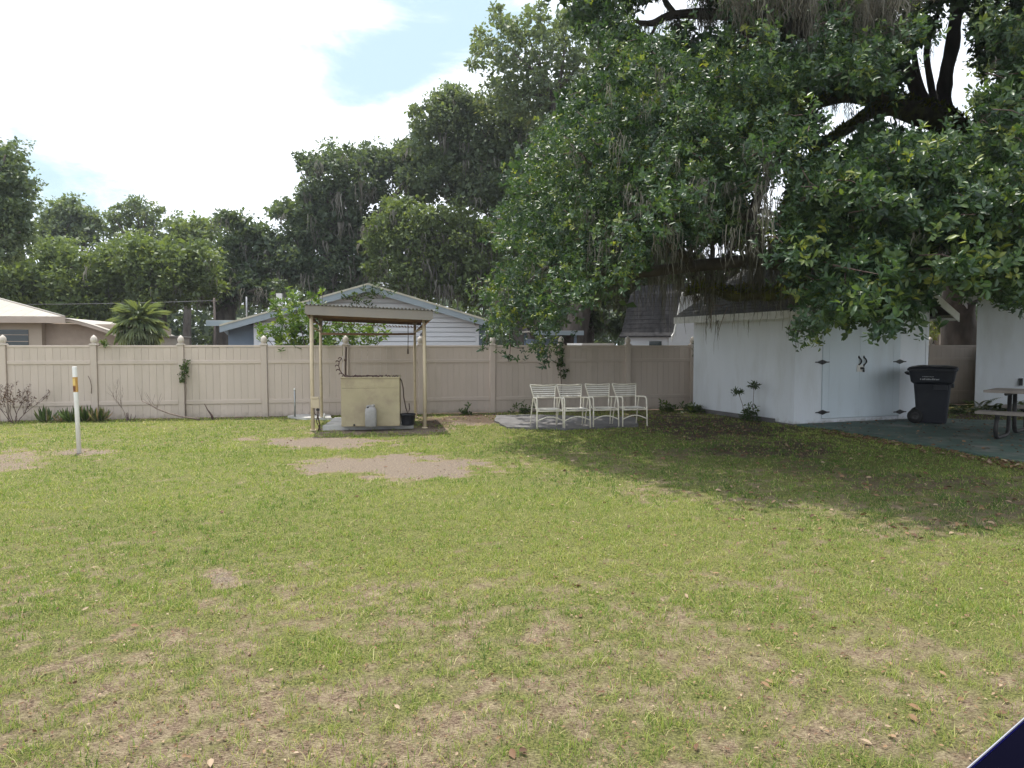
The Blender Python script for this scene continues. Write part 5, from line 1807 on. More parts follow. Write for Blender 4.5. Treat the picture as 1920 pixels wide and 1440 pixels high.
HOLES = [(1758, 548, 36, 26), (1826, 556, 36, 14), (1595, 222, 34, 16), (1640, 224, 14, 10), (1450, 350, 24, 50), (1700, 225, 22, 9), (1862, 105, 16, 18), (1430, 390, 16, 26), (1225, 62, 24, 22), (1260, 14, 40, 14), (1480, 42, 22, 16), (1375, 60, 14, 10), (1735, 140, 9, 14), (1848, 40, 14, 18), (1480, 470, 10, 8), (1740, 243, 14, 8), (1840, 160, 20, 16), (1690, 160, 8, 12)]


def oak_front(px, py):
    Yb = np.interp(px, [880, 1000, 1150, 1300, 1450, 1600, 1750, 1920, 2100], [12.6, 11.6, 9.9, 9.0, 8.6, 8.3, 8.0, 7.9, 7.8])
    h = (647 - py) / FPX * Yb
    return Yb + .36 * np.maximum(h - 1.6, 0)


SHADE_PX = [930, 1000, 1100, 1250, 1450, 1600, 1750, 1920, 2600]
SHADE_PY = [855, 893, 926, 952, 976, 998, 1014, 1040, 1070]


def shades_yard(x, y, z):
    """True where a leaf's shadow falls inside the shaded part of the lawn"""
    xs, ys = x - z * sun_dir.x / sun_dir.z, y - z * sun_dir.y / sun_dir.z
    px, py = proj_np(xs, np.maximum(ys, .5))
    return (px > 935) & (py < np.interp(px, SHADE_PX, SHADE_PY)) & (ys > 5)


def oak_top():
    """the high dome of the crown, above the picture, that shades the corner of the yard"""
    n = 60000
    x, y, z = RNG.uniform(-1.5, 24, n), RNG.uniform(9, 30, n), RNG.uniform(6, 15.5, n)
    px, py = 960 + (x / y) * FPX, 647 - (z - CAMH) / y * FPX
    d = np.sqrt(((x - 13) / 14.) ** 2 + ((y - 20) / 12.) ** 2 + ((z - 8.5) / 7.) ** 2)
    ok = (py < -30) & (d < 1) & shades_yard(x, y, z)
    ok &= fbm(x * .5 + z * .3, y * .5 + z * .2, 51) > .40
    x, y, z = x[ok][:4400], y[ok][:4400], z[ok][:4400]
    n = len(x)
    C = np.stack([x, y, z], -1)
    A = np.array([0, 0, .8]) + RNG.normal(size=(n, 3)) * .5
    print('oak top', n)
    return rosettes(C, A, 8, np.full(n, .44), .62, .35 + RNG.normal(size=n) * .12, six=False, stag=.2)


def oak_inside():
    """leaf sprays filling the depth of the crown between its front and the trunk"""
    n = 38000
    px = RNG.uniform(930, 2300, n); Y = RNG.uniform(9.5, 20.5, n); z = RNG.uniform(2.6, 11.0, n) ** 1.0
    py = 647 - (z - CAMH) / Y * FPX
    ok = np.zeros(n, bool)
    for bx, by, br, den in OAK_BLOBS:
        ok |= (px - bx) ** 2 + (py - by) ** 2 < (br * .95) ** 2
    ok |= (py < -20) & (px > 985)
    ok |= (px > 1950) & (py < 520)
    for hx, hy, hw_, hh_ in HOLES:
        ok &= ((px - hx) / (hw_ + 10)) ** 2 + ((py - hy) / (hh_ + 10)) ** 2 > 1.1
    ok &= Y > oak_front(px, py) + 1.7
    ok &= shades_yard((px - 960) / FPX * Y, Y, z)
    # flat leafy layers with gaps between
    lay = fbm(px / 120. + Y * .35, z * .9 + Y * .2, 33)
    ok &= lay > .36
    ok &= (z > 4.0) | (py < 560)
    px, Y, z = px[ok], Y[ok], z[ok]
    n = len(px)
    C = np.stack([(px - 960) / FPX * Y, Y, z], -1)
    A = np.array([0, -.1, .8]) + RNG.normal(size=(n, 3)) * .5
    print('oak inside', n)
    A = A + RNG.normal(size=(n, 3)) * .6
    C = C + RNG.normal(size=(n, 3)) * .08
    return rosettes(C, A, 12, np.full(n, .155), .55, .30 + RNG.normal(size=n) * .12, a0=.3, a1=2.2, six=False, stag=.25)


def build_oak_crown():
    C, A, T, Ls = [], [], [], []
    tw = MB()
    for (bx, by, br, den) in OAK_BLOBS:
        inframe = 0 <= bx <= 1920 and by > -20
        n = int(den * (br / 15.0) ** 2 * ((4.2 if bx < 1090 and by > 470 else 3.2) if inframe else 1.1)) + 2
        a = RNG.uniform(0, 6.283, n); rr_ = br * np.sqrt(RNG.random(n)) * RNG.uniform(.9, 1.12, n)
        px, py = bx + rr_ * np.cos(a), by + rr_ * np.sin(a) * .9
        keep = np.ones(n, bool)
        for hx, hy, hw_, hh_ in HOLES:
            keep &= ((px - hx) / hw_) ** 2 + ((py - hy) / hh_) ** 2 > 1.2
        if inframe:      # the outer leaves gather in masses with shadowed gaps between them
            keep &= fbm(px / 44., py / 30., 71) + .25 * RNG.random(n) > .535
        px, py = px[keep], py[keep]
        n = len(px)
        lump = (fbm(px / 60., py / 45., 21) - .5) * 2.6
        Y = oak_front(px, py) + lump + RNG.exponential(.75 if inframe else 1.4, n)
        P = np.stack([(px - 960) / FPX * Y, Y, CAMH + (647 - py) / FPX * Y], -1)
        young = RNG.random(n) < .10
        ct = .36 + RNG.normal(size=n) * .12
        big = np.clip((px - 1380) / 200, 0, 1) * np.clip((py - 250) / 150, .25, 1)
        for j in range(6):
            off = RNG.normal(size=(n, 3)) * np.array([.14, .17, .11])
            C.append(P + off)
            A.append(np.array([0, -.18, .55]) + off * 2.6 + RNG.normal(size=(n, 3)) * .45)
            T.append(np.where(young & (RNG.random(n) < .8), .78, ct) + RNG.normal(size=n) * .07)
            Ls.append((.068 + .030 * big) * RNG.uniform(.8, 1.2, n))
        # a few bare twigs carrying the clumps
        for i in range(0, n, 3):
            p = Vector(P[i]) - OB
            q = p + Vector((random.uniform(-.25, .25), random.uniform(.1, .6), random.uniform(-.08, .22)))
            tw.tube([q, q.lerp(p, .5) + Vector((0, 0, random.uniform(-.05, .05))), p], [.006, .005, .003], 4, cap=False)
    C, A, T, Ls = np.concatenate(C), np.concatenate(A), np.concatenate(T), np.concatenate(Ls)
    put('crown', rosettes(C, A, 8, Ls, .44, T, a0=.55, a1=1.5, six=True, keep=.9, stag=.10), M['leaf_oak'], oak)
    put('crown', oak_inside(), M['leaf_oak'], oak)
    put('crown', oak_top(), M['leaf_oak'], oak)
    tw.build('twigs', M['twig_dark'], oak, kind='stuff')
    print('oak rosettes', len(C))


build_oak_crown()

# ferns and moss on the limbs
fr, mP, mL = [], [], []
for mt, pts, rad in limb_pts:
    for i in range(len(pts) - 1):
        p, q, r = pts[i], pts[i + 1], rad[i]
        if mt == 'bark_moss':
            n = int(60 * (q - p).length / .3) + 6
            f = RNG.random(n)
            a = RNG.uniform(-1.5, 1.5, n)
            base = np.array(p)[None] * (1 - f)[:, None] + np.array(q)[None] * f[:, None]
            up = np.stack([np.zeros(n), np.sin(a), np.cos(a)], -1)
            base = base + up * r * .95
            d = unit(up + RNG.normal(size=(n, 3)) * .6)
            L = RNG.uniform(.06, .16, n)
            v, ff, k = leaf_geo(base, d, rdir(n), L, L * .35, six=False, droop=.3)
            fr.append((v, ff, np.repeat(np.clip(.45 + RNG.normal(size=n) * .25, 0, 1), k)))
        m = RNG.poisson(.9 if r > .05 else .5)
        for _ in range(m):
            mP.append(np.array(p.lerp(q, random.random())) - np.array([0, 0, r * .8])); mL.append(random.uniform(.12, .5))
put('limb_fern', join(fr), M['fern'], oak)
def curtain(x0, x1, y0, y1, Y0, Y1, n, l0, l1):
    for _ in range(n):
        Y = random.uniform(Y0, Y1)
        mP.append(np.array(at(random.uniform(x0, x1), random.uniform(y0, y1), Y))); mL.append(random.uniform(l0, l1) * Y / FPX)
TOPM0 = len(mP)


def front_curtain(x0, x1, y0, y1, n, l0, l1, gap=0.0):
    for _ in range(n):
        px, py = random.uniform(x0, x1), random.uniform(y0, y1)
        Y = float(oak_front(np.array([px]), np.array([py]))[0]) + gap + random.uniform(-.1, .7)
        mP.append(np.array(at(px, py, Y))); mL.append(random.uniform(l0, l1) * Y / FPX)


for a_, b_, n_, l_ in ((1383, 1412, 9, 95), (1424, 1450, 7, 120), (1466, 1486, 6, 80), (1494, 1534, 12, 130), (1586, 1606, 6, 90), (1614, 1650, 12, 135), (1660, 1684, 6, 100), (1330, 1372, 5, 60), (1700, 1716, 3, 60)):
    front_curtain(a_, b_, -50, 5, max(2, int(n_ * .7)), l_ * .35, l_, .15)
curtain(1385, 1450, -40, 20, 14, 16, 69, 50, 110)
curtain(1450, 1530, -30, 30, 14, 16, 69, 50, 120)
curtain(1570, 1670, -40, 20, 14, 16, 69, 60, 120)
curtain(1300, 1400, -20, 30, 14, 16, 30, 40, 80)
TOPM1 = len(mP)
curtain(1455, 1490, 250, 300, 12.6, 13.4, 8, 60, 140)
curtain(1380, 1450, 400, 470, 12.4, 13.4, 20, 40, 100)
curtain(1250, 1420, 430, 490, 12.2, 13.2, 20, 30, 80)
curtain(1100, 1300, 400, 470, 11.9, 12.8, 15, 30, 80)
curtain(1560, 1640, 190, 235, 14.4, 15, 6, 30, 60)
front_curtain(1060, 1440, 330, 470, 40, 25, 80)
front_curtain(1400, 1480, 260, 400, 11, 40, 110)
front_curtain(1570, 1660, 500, 545, 10, 20, 45)
front_curtain(1120, 1260, 120, 300, 10, 25, 60)
front_curtain(940, 1060, 480, 560, 10, 25, 60)
front_curtain(1700, 1900, 420, 520, 8, 25, 50)
curtain(1280, 1500, 440, 520, 13.2, 14.2, 60, 40, 100)
curtain(1150, 1300, 480, 530, 12.4, 13.4, 20, 40, 110)
curtain(1300, 1330, 540, 560, 13.7, 14, 4, 30, 80)
curtain(1620, 1660, 510, 540, 9.6, 10.2, 6, 20, 50)
curtain(1090, 1180, 480, 540, 12.2, 12.8, 15, 30, 90)
curtain(1180, 1280, 480, 540, 12.6, 13.4, 10, 30, 80)
put('spanish_moss', strands(np.array(mP[TOPM0:TOPM1]), np.array(mL[TOPM0:TOPM1]), w=.0085, per=15, spread=.085, wav=.036, tint=.10, segs=7), M['moss'], oak)
put('spanish_moss', strands(np.array(mP), np.array(mL), w=.007, per=9, spread=.05, wav=.018, tint=.45), M['moss'], oak)
# thin separate strands in front of the shed side wall
tP, tL = [], []
for x, y0, y1 in ((1321, 575, 650), (1325, 590, 640), (1333, 575, 617), (1345, 590, 655), (1347, 600, 650), (1354, 575, 600), (1385, 560, 630), (1398, 560, 618), (1407, 560, 622), (1405, 600, 655), (1415, 558, 605), (1420, 555, 605), (1427, 550, 590), (1480, 600, 640), (1497, 630, 660), (1302, 560, 600), (1482, 620, 642)):
    tP.append(np.array(at(x, y0, 13.8))); tL.append((y1 - y0) * 13.8 / FPX)
put('thin_moss', strands(np.array(tP), np.array(tL), w=.006, per=4, spread=.012, wav=.010, tint=.15, segs=7), M['moss'], oak)
# bare dead twigs over the shed eave
mb = MB()
for path in ([(1330, 560), (1338, 572), (1333, 590), (1322, 605)], [(1338, 572), (1350, 574), (1362, 570)], [(1333, 575), (1334, 600), (1331, 616)], [(1364, 575), (1357, 592), (1350, 612), (1345, 632)], [(1432, 500), (1425, 520), (1412, 530), (1395, 534)],
             [(1412, 455), (1416, 480), (1432, 496), (1425, 520)], [(1460, 320), (1440, 335), (1425, 345)], [(1395, 400), (1420, 405), (1440, 420)]):
    mb.tube([at(x, y, 13.75) - OB for x, y in path], [.010, .008, .006, .004][:len(path)], 5)
mb.build('dead_twigs', M['twig'], oak, kind='stuff')
# long sprays hanging low beside the ivy post
def spray(path, Y, n, L, name, label=None):
    P = [at(x, y, Y) for x, y in path]
    mb = MB().tube([p - OB for p in P], [.006] * len(P), 5)
    mb.build('hanging_twig', M['twig_dark'], oak)
    C = np.array([P[-1].lerp(P[0], random.random() ** 1.6 * .75) for _ in range(n)]) + RNG.normal(size=(n, 3)) * .03
    A_ = RNG.normal(size=(n, 3)) * .5 + np.array([0, -.2, -.6])
    return rosettes(C, A_, 4, np.full(n, L), .45, np.full(n, .2), six=True)
put('hanging_spray', join([spray([(955, 625), (957, 650), (956, 668), (953, 678)], 12.3, 9, .085, ''), spray([(1010, 640), (1014, 655), (1016, 665)], 12.4, 8, .09, ''),
                           spray([(1030, 650), (1034, 660), (1022, 680), (1019, 690)], 12.2, 9, .10, ''), spray([(915, 625), (910, 645), (904, 655)], 12.4, 6, .08, ''),
                           spray([(1585, 585), (1590, 605), (1592, 618)], 9.2, 5, .10, ''), spray([(1662, 570), (1662, 595), (1660, 612)], 9.1, 7, .12, ''), spray([(1520, 600), (1524, 615), (1526, 628)], 9.3, 6, .10, '')]), M['leaf_oak'], oak)

# humid air: far trees pale a little
hz = MB().box(-640, -340, -1.2, 640, 840, 20.0)
hm, ht = mat_new('humid_air')
ho = nd(ht, 'ShaderNodeOutputMaterial')
hv = nd(ht, 'ShaderNodeVolumePrincipled')
hv.inputs['Color'].default_value = (.86, .92, 1.0, 1)
hv.inputs['Density'].default_value = .00055
hv.inputs['Anisotropy'].default_value = .35
ht.links.new(hv.outputs[0], ho.inputs['Volume'])
tag(hz.build('haze', hm, kind='stuff'), 'faint humid summer haze in the air', 'haze')
print('top z', max(max((o.matrix_world @ Vector(c)).z for c in o.bound_box) for o in SC.objects if o.type == 'MESH' and o.name != 'haze'))


# ------------------------------------------------------------------ shrub that leans over the fence
def leafy(name, label, cat, loc, blobs_, Y0, mat, L, m, dens, parentkind='crown', tint=.5, W=.4, up=.6, depth=.5, slope=0.0, stems=True, stem_mat='bark'):
    root = thing(name, label, cat, loc)
    parts = []
    for bx, by, br in blobs_:
        n = max(2, int(dens * (br / 14.) ** 2))
        a = RNG.uniform(0, 6.283, n); rr_ = br * np.sqrt(RNG.random(n))
        px, py = bx + rr_ * np.cos(a), by + rr_ * np.sin(a)
        Y = Y0 + RNG.normal(size=n) * depth + slope * (px - 600) / FPX * Y0
        C = np.stack([(px - 960) / FPX * Y, Y, CAMH + (647 - py) / FPX * Y], -1)
        C[:, 2] = np.maximum(C[:, 2], .02)
        A_ = np.array([0, -.15, up]) + RNG.normal(size=(n, 3)) * .5
        parts.append(rosettes(C, A_, m, np.full(n, L), W, tint + RNG.normal(size=n) * .18, six=True, keep=.9))
        if stems:
            for i in range(min(4, n)):
                p = Vector(C[i]) - root.location
                if i: continue
                MB().tube([Vector((random.uniform(-.05, .05), 0, -.05)), p * .5 + Vector((0, 0, .05)), p], [.022 * L / .1, .014 * L / .1, .005], 5).build('stem', M[stem_mat], root)
    put('foliage', join(parts), mat, root)
    return root


sp = fence_pt(600, 1.0)
leafy('leafy_shrub', 'bright green leafy shrub growing over the fence beside the shelter', 'shrub', sp,
      [(520, 580, 18), (515, 562, 10), (545, 575, 26), (590, 555, 12), (605, 545, 8), (560, 600, 30), (590, 585, 26), (500, 622, 18), (530, 625, 26), (570, 630, 34), (610, 620, 34), (640, 630, 30), (680, 628, 28), (705, 625, 22), (560, 650, 16), (535, 645, 18), (655, 612, 20), (725, 625, 10), (600, 640, 24), (545, 548, 9), (690, 645, 14)],
      sp.y - .1, M['leaf_shrub'], .13, 7, 10, tint=.45, W=.38, depth=.38, slope=.23)

# vine over the house gable
vl = house.location + N * -.3
vg = leafy('gable_vine', 'dark creeper trailing over the peak of the white house gable', 'vine', at(690, 545, fence_pt(690, HO).y - .5),
           [(690, 540, 14), (672, 552, 14), (655, 558, 10), (705, 545, 12), (688, 562, 12), (640, 555, 8), (720, 552, 8), (700, 570, 6), (668, 570, 8), (735, 552, 5), (820, 583, 5), (610, 565, 6)], fence_pt(690, HO).y - .55, M['leaf_vine'], .13, 5, 13.0, tint=.4, depth=.12, stems=False)


def ivy(label, pts, w, n, stem=None, tint=.45, L=.05):
    """leaves clinging to a fence post; pts are photo pixels down the post"""
    px0 = pts[0][0]
    base = fence_pt(px0, -.11)
    root = thing('ivy', label, 'vine', base)
    P = [Vector(at(x, y, fence_pt(x, -.11).y)) for x, y in pts]
    C = []
    for _ in range(n):
        i = random.randrange(len(P) - 1)
        C.append(np.array(P[i].lerp(P[i + 1], random.random())) + RNG.normal(size=3) * np.array([w, .03, .03]))
    C = np.array(C)
    A_ = np.array([0, -.8, .3]) + RNG.normal(size=(n, 3)) * .4
    put('foliage', rosettes(C, A_, 4, np.full(n, L), .7, np.full(n, tint), six=True, jit=.2), M['leaf_vine'], root)
    st = [Vector(at(x, y, fence_pt(x, -.09).y)) - base for x, y in (stem or pts)]
    MB().tube(st, [.010] * len(st), 5).build('stem', M['twig'], root)


ivy('green creeper climbing the pale fence post nearest the palm', [(347, 675), (346, 690), (344, 705), (341, 718)], .045, 46, [(347, 676), (346, 700), (349, 730), (348, 752), (349, 780)], tint=.6)
ivy('thick dark ivy hanging down the post behind the chairs', [(1048, 640), (1049, 660), (1050, 680), (1054, 695), (1057, 708)], .055, 90, [(1049, 640), (1050, 690), (1053, 720), (1050, 775)], tint=.3)
ivy('small ivy tuft on the last post before the shed', [(1302, 640), (1304, 655), (1303, 668), (1302, 685)], .035, 34, [(1301, 640), (1302, 660), (1301, 690)], tint=.5)
ivy('sparse green sprig spilling over the fence top behind the marker post', [(186, 645), (198, 643), (206, 646)], .03, 14, [(180, 650), (195, 644), (207, 646)], tint=.75, L=.06)

# weathered vine stem beside the second visible post
b = fence_pt(169, -.1)
tag(MB().tube([at(165, 705, b.y), at(169, 712, b.y), at(172, 725, b.y), at(171, 738, b.y)], .008, 5).build('dry_vine', M['twig']), 'short dry vine stem hanging against the fence panel', 'vine')


# ------------------------------------------------------------------ dry shrub, strap plants and dead branches along the fence
def branch(mb, p, d, L, r, depth, tips):
    n = 4
    pts, q, dd = [p.copy()], p.copy(), d.copy()
    for i in range(n):
        dd = (dd + Vector((random.uniform(-.3, .3), random.uniform(-.3, .3), random.uniform(-.06, .18)))).normalized()
        q = q + dd * L / n
        pts.append(q.copy())
        if depth > 0 and i >= 1:
            for _ in range(random.choice((1, 1, 2))):
                s = (dd + Vector((random.uniform(-1, 1), random.uniform(-1, 1), random.uniform(-.2, .7))) * .8).normalized()
                branch(mb, q.copy(), s, L * random.uniform(.4, .65), r * .55, depth - 1, tips)
    mb.tube(pts, [r * (1 - .6 * i / n) for i in range(n + 1)], 5 if r > .004 else 4, cap=False)
    tips.append((q.copy(), dd.copy()))


def dry_bush(label, loc, n, L, r, depth, mat, spread, curl=True, leaves=0, name='dry_shrub', cat='shrub'):
    root = thing(name, label, cat, loc)
    mb, tips = MB(), []
    for i in range(n):
        a = random.uniform(0, 6.28)
        d = Vector((math.cos(a) * spread, math.sin(a) * spread * .7, 1)).normalized()
        branch(mb, Vector((math.cos(a) * .04, math.sin(a) * .03, -.02)), d, L * random.uniform(.7, 1.1), r, depth, tips)
    if curl:
        for p, d in tips:
            e = d.cross(Vector((0, 0, 1)))
            mb.tube([p, p + d * .04 + Vector((0, 0, .01)), p + d * .07 - Vector((0, 0, .015)), p + d * .075 - Vector((0, 0, .05))], [r * .5, r * .45, r * .35, r * .2], 4, cap=False)
    mb.build('branches', M[mat], root, kind='stuff')
    if leaves:
        C = np.array([tuple(p + root.location) for p, d in tips])
        sel = RNG.random(len(C)) < leaves
        C = C[sel]
        put('dry_leaves', rosettes(C, RNG.normal(size=C.shape), 3, np.full(len(C), .055), .3, np.full(len(C), .15), six=True, jit=.15), M['litter'], root)
    return root


dry_bush('dried purplish brown shrub against the fence at the edge of the view', fence_pt(24, -.45), 7, .52, .008, 2, 'twig_dark', .75, leaves=.8)
dry_bush('leafless pale sapling with fine twigs in front of the fence', fence_pt(240, -.42), 1, .55, .008, 3, 'twig', .1, curl=False, name='bare_sapling', cat='sapling')
dry_bush('low dark stump shoots at the foot of the pale sapling', fence_pt(241, -.5), 6, .20, .010, 0, 'twig_dark', .5, curl=False, name='stump_shoots', cat='stump')


def strap_plant(label, px, off, n, L, tint, pale, W=.028):
    p = fence_pt(px, off)
    root = thing('strap_plant', label, 'plant', p)
    a = RNG.uniform(0, 6.283, n)
    el = RNG.uniform(.35, 1.35, n)
    d = np.stack([np.cos(a) * np.cos(el), np.sin(a) * np.cos(el), np.sin(el)], -1)
    base = np.array(p) + np.stack([np.cos(a), np.sin(a), a * 0], -1) * RNG.uniform(0, .09, n)[:, None]
    nrm = np.cross(d, np.stack([-np.sin(a), np.cos(a), a * 0], -1)) * -1
    Ls = L * RNG.uniform(.6, 1.1, n)
    v, f, k = leaf_geo(base, d, nrm, Ls, W, six=True, droop=.28, fold=.3)
    t = np.clip(np.where(RNG.random(n) < pale, .95, tint) + RNG.normal(size=n) * .1, 0, 1)
    put('foliage', (v, f, np.repeat(t, k)), M['leaf_strap'], root)


strap_plant('small upright strap-leaved plant beside the purplish dry shrub', 84, -.42, 26, .36, .4, .1)
strap_plant('pale wilted strap plant next to the leaning marker post', 112, -.45, 26, .24, .6, .7)
strap_plant('bushy strap-leaved clump right behind the marker post', 132, -.42, 44, .33, .42, .15)
strap_plant('strap-leaved clump between the marker post and its browned neighbour', 156, -.42, 34, .34, .35, .2)
strap_plant('strap-leaved clump with browned leaves at the foot of the fence post', 182, -.45, 50, .34, .45, .45)

P = [at(x, y, fence_pt(x, -.6).y) for x, y in ((266, 752), (285, 760), (295, 766), (320, 775), (345, 781), (378, 786))]
P = [Vector((p.x, fence_pt(960, -.6).y + p.x * .19 - .02 * i, max(p.z, .02))) for i, p in enumerate(P)]
mb = MB().tube(P, [.007, .010, .014, .016, .018, .02], 6)
for i in range(14):
    k = random.randrange(0, 3)
    q = P[k]; mb.tube([q, q + Vector((random.uniform(-.3, .1), random.uniform(-.1, .1), random.uniform(.05, .35)))], [.004, .002], 4, cap=False)
tag(mb.build('dead_branch', M['twig']), 'long bare dead branch lying along the foot of the fence', 'branch')
p0, p1 = gp(399, 786), at(383, 757, fence_pt(383, -.45).y)
tag(MB().tube([p0, p0.lerp(p1, .25) + Vector((0.02, 0, 0)), p0.lerp(p1, .6), p1], [.03, .022, .012, .006], 6).build('leaning_stick', M['twig_dark']), 'short dark stick poking up from the grass by the fence', 'stick')

# flowering plant at the shed wall
p = gp(1404, 790)
root = thing('potted_cutting', 'small bushy plant with two tall bare stems by the shed wall', 'plant', p)
root.name = 'leggy_plant'
C, A_ = [], []
for i in range(46):
    C.append((p.x + random.gauss(0, .10), p.y + random.gauss(0, .08), abs(random.gauss(.13, .09)) + .02)); A_.append((random.gauss(0, .5), random.gauss(-.2, .5), .7))
geo = [rosettes(np.array(C), np.array(A_), 6, np.full(46, .09), .32, np.full(46, .45), six=True)]
for tx_, ty_, bx_ in ((1384, 735, 1398), (1414, 723, 1409)):
    t_ = at(tx_, ty_, p.y)
    b_ = at(bx_, 780, p.y)
    MB().tube([b_ - p - Vector((0, 0, .08)), (b_.lerp(t_, .5)) - p + Vector((.01, 0, 0)), t_ - p], [.008, .006, .005], 6).build('stem', M['twig'], root)
    n = 12
    cc = np.array(t_) + RNG.normal(size=(n, 3)) * np.array([.06, .05, .03])
    geo.append(rosettes(cc, np.array([0, -.1, .5]) + RNG.normal(size=(n, 3)) * .6, 6, np.full(n, .10), .24, np.full(n, .3), six=True))
put('foliage', join(geo), M['leaf_vine'], root)


# weeds and ferns
def weeds(label, spots, L, m, mat, tint, name='weed_clump', z=.05):
    for i, (px, py, w, n, lab) in enumerate(spots):
        p = gp(px, py)
        root = thing(name, lab, 'weeds' if name == 'weed_clump' else 'fern', p)
        C = np.array(p) + np.stack([RNG.normal(size=n) * w, RNG.normal(size=n) * w * .5, np.abs(RNG.normal(size=n)) * z + .02], -1)
        put('foliage', rosettes(C, np.array([0, -.2, .8]) + RNG.normal(size=(n, 3)) * .4, m, np.full(n, L), .35, tint + RNG.normal(size=n) * .15, six=True), mat, root)


weeds('', [(1255, 772, .14, 26, 'low weeds at the fence foot behind the end chair'), (1296, 774, .14, 34, 'broad weeds at the fence foot against the shed corner'),
           (985, 775, .12, 16, 'thin weeds under the fence behind the first chair'), (880, 778, .10, 12, 'small weeds at the fence foot between shelter and chairs'), (1010, 771, .08, 10, 'grassy tuft under the fence near the first chair')], .11, 6, M['leaf_vine'], .55, z=.10)
def fern(label, px, py, n, L, tint=.5):
    p = gp(px, py)
    root = thing('fern', label, 'fern', p)
    parts = []
    for i in range(n):
        a, el = random.uniform(0, 6.28), random.uniform(.5, 1.3)
        d = Vector((math.cos(a) * math.cos(el), math.sin(a) * math.cos(el), math.sin(el)))
        h = Vector((math.cos(a), math.sin(a), 0)); k = 16
        l = L * random.uniform(.7, 1.1)
        P_, D_ = [], []
        q = Vector(p); dd = d.copy()
        for j in range(k):
            q = q + dd * l / k
            dd = (dd + Vector((0, 0, -.09)) + h * .03).normalized()
            s = dd.cross(Vector((0, 0, 1))).normalized()
            for sg_ in (-1, 1):
                P_.append(tuple(q)); D_.append(tuple(s * sg_ + dd * .5 - Vector((0, 0, .15))))
        P_, D_ = np.array(P_), np.array(D_)
        Ls = l * .22 * np.repeat(np.sin(np.linspace(.35, 3.0, k)), 2)
        v, f, kk = leaf_geo(P_, D_, np.tile(np.array([0, 0, 1.]), (len(P_), 1)), Ls, Ls * .32, six=False, droop=.2)
        parts.append((v, f, np.repeat(np.clip(tint + RNG.normal(size=len(P_)) * .15, 0, 1), kk)))
    put('fronds', join(parts), M['leaf_strap'], root)


fern('fern clump in the gap between the bin and the garage', 1808, 776, 16, .55, .45)
fern('fern clump at the garage corner', 1836, 775, 18, .6, .5)
fern('fern clump against the garage wall behind the table bench', 1868, 776, 16, .55, .55)
fern('fern clump below the picnic table top near the picture edge', 1905, 778, 16, .6, .6)

# ------------------------------------------------------------------ fan palm
PB = beyond(262, 5.2)
pc = at(262, 610, PB.y)
palm = thing('fan_palm', 'fan palm with drooping pale fronds behind the peach house', 'palm', PB)
MB().tube([Vector((0, 0, -.2)), Vector((.02, 0, .8)), pc - PB], [.20, .17, .15], 10).build('trunk', M['bark'], palm)
for i in range(34):
    a = i * 2.39996
    el = 1.30 - 1.95 * (i / 33.)
    d = Vector((math.cos(a) * math.cos(el), math.sin(a) * math.cos(el), math.sin(el)))
    pl = random.uniform(.30, .48)
    hub = pc + d * pl - Vector((0, 0, .10 * (i / 33.)))
    side = d.cross(Vector((0, 0, 1)));
    if side.length < .1: side = Vector((1, 0, 0))
    side.normalize(); nr = side.cross(d).normalized()
    n = 19
    an = np.linspace(-1.75, 1.75, n)
    D_ = np.array(d)[None] * np.cos(an)[:, None] + np.array(side)[None] * np.sin(an)[:, None] + RNG.normal(size=(n, 3)) * .04
    B_ = np.tile(np.array(hub), (n, 1))
    Ls = (.37 + .11 * np.cos(an)) * RNG.uniform(.85, 1.1, n)
    v, f, k = leaf_geo(B_, D_ - np.array([0, 0, .12 + .2 * (i / 33.)]), np.tile(np.array(nr), (n, 1)), Ls * RNG.uniform(.8, 1.1, n), .045, six=True, droop=.55, fold=.2)
    t = np.repeat(np.clip(.35 + .45 * (i / 33.) * random.random() + RNG.normal(size=n) * .08, 0, 1), k)
    fo = put('frond', (v, f, t), M['leaf_palm'], palm, kind=None)
    MB().tube([pc - PB, (pc + d * pl * .5) - PB + Vector((0, 0, .02)), hub - PB], [.014, .012, .010], 5).build('petiole', M['stem_green'], fo)


# ------------------------------------------------------------------ lawn
def slab_free(x, y):
    ok = np.ones(x.shape, bool)
    for poly in NO_GRASS: ok &= ~in_poly(x, y, poly)
    # inside the shed and garage
    for t, w, d in ((shed, sw, sd), (gar, gw, gd)):
        c, s = math.cos(t.rotation_euler.z), math.sin(t.rotation_euler.z)
        lx = (x - t.location.x) * c + (y - t.location.y) * s
        ly = -(x - t.location.x) * s + (y - t.location.y) * c
        ok &= ~((lx > -.05) & (lx < w + .05) & (ly > -.02) & (ly < d))
    # nothing beyond the fence
    ok &= (y - FENCE0.y) * math.cos(TH) - x * math.sin(TH) < .05
    return ok


def blades(x, y, h, w, lean, tint, segs):
    n = len(x)
    z = gz(x, y) - .012
    a = RNG.uniform(0, 6.283, n)
    la = RNG.uniform(0, 6.283, n)
    s = np.stack([np.cos(a), np.sin(a), np.zeros(n)], -1) * (w * .5)[:, None]
    ld = np.stack([np.cos(la), np.sin(la), np.zeros(n)], -1)
    p = np.stack([x, y, z], -1)
    up = np.array([0, 0, 1.])
    V = []
    for k in range(segs + 1):
        f = k / segs
        c = p + ld * (h * lean * f ** 1.7)[:, None] + up * (h * f * (1 - .35 * lean * f))[:, None]
        ww = (1 - f ** 1.4) * .95 + .05
        V += [c + s * ww, c - s * ww]
    V = np.stack(V, 1)
    m = 2 * segs + 2
    k = np.arange(n)[:, None] * m
    F = np.concatenate([k + np.array([[2 * i, 2 * i + 1, 2 * i + 3, 2 * i + 2]]) for i in range(segs)])
    return V.reshape(-1, 3), F, np.repeat(np.clip(tint, 0, 1), m)


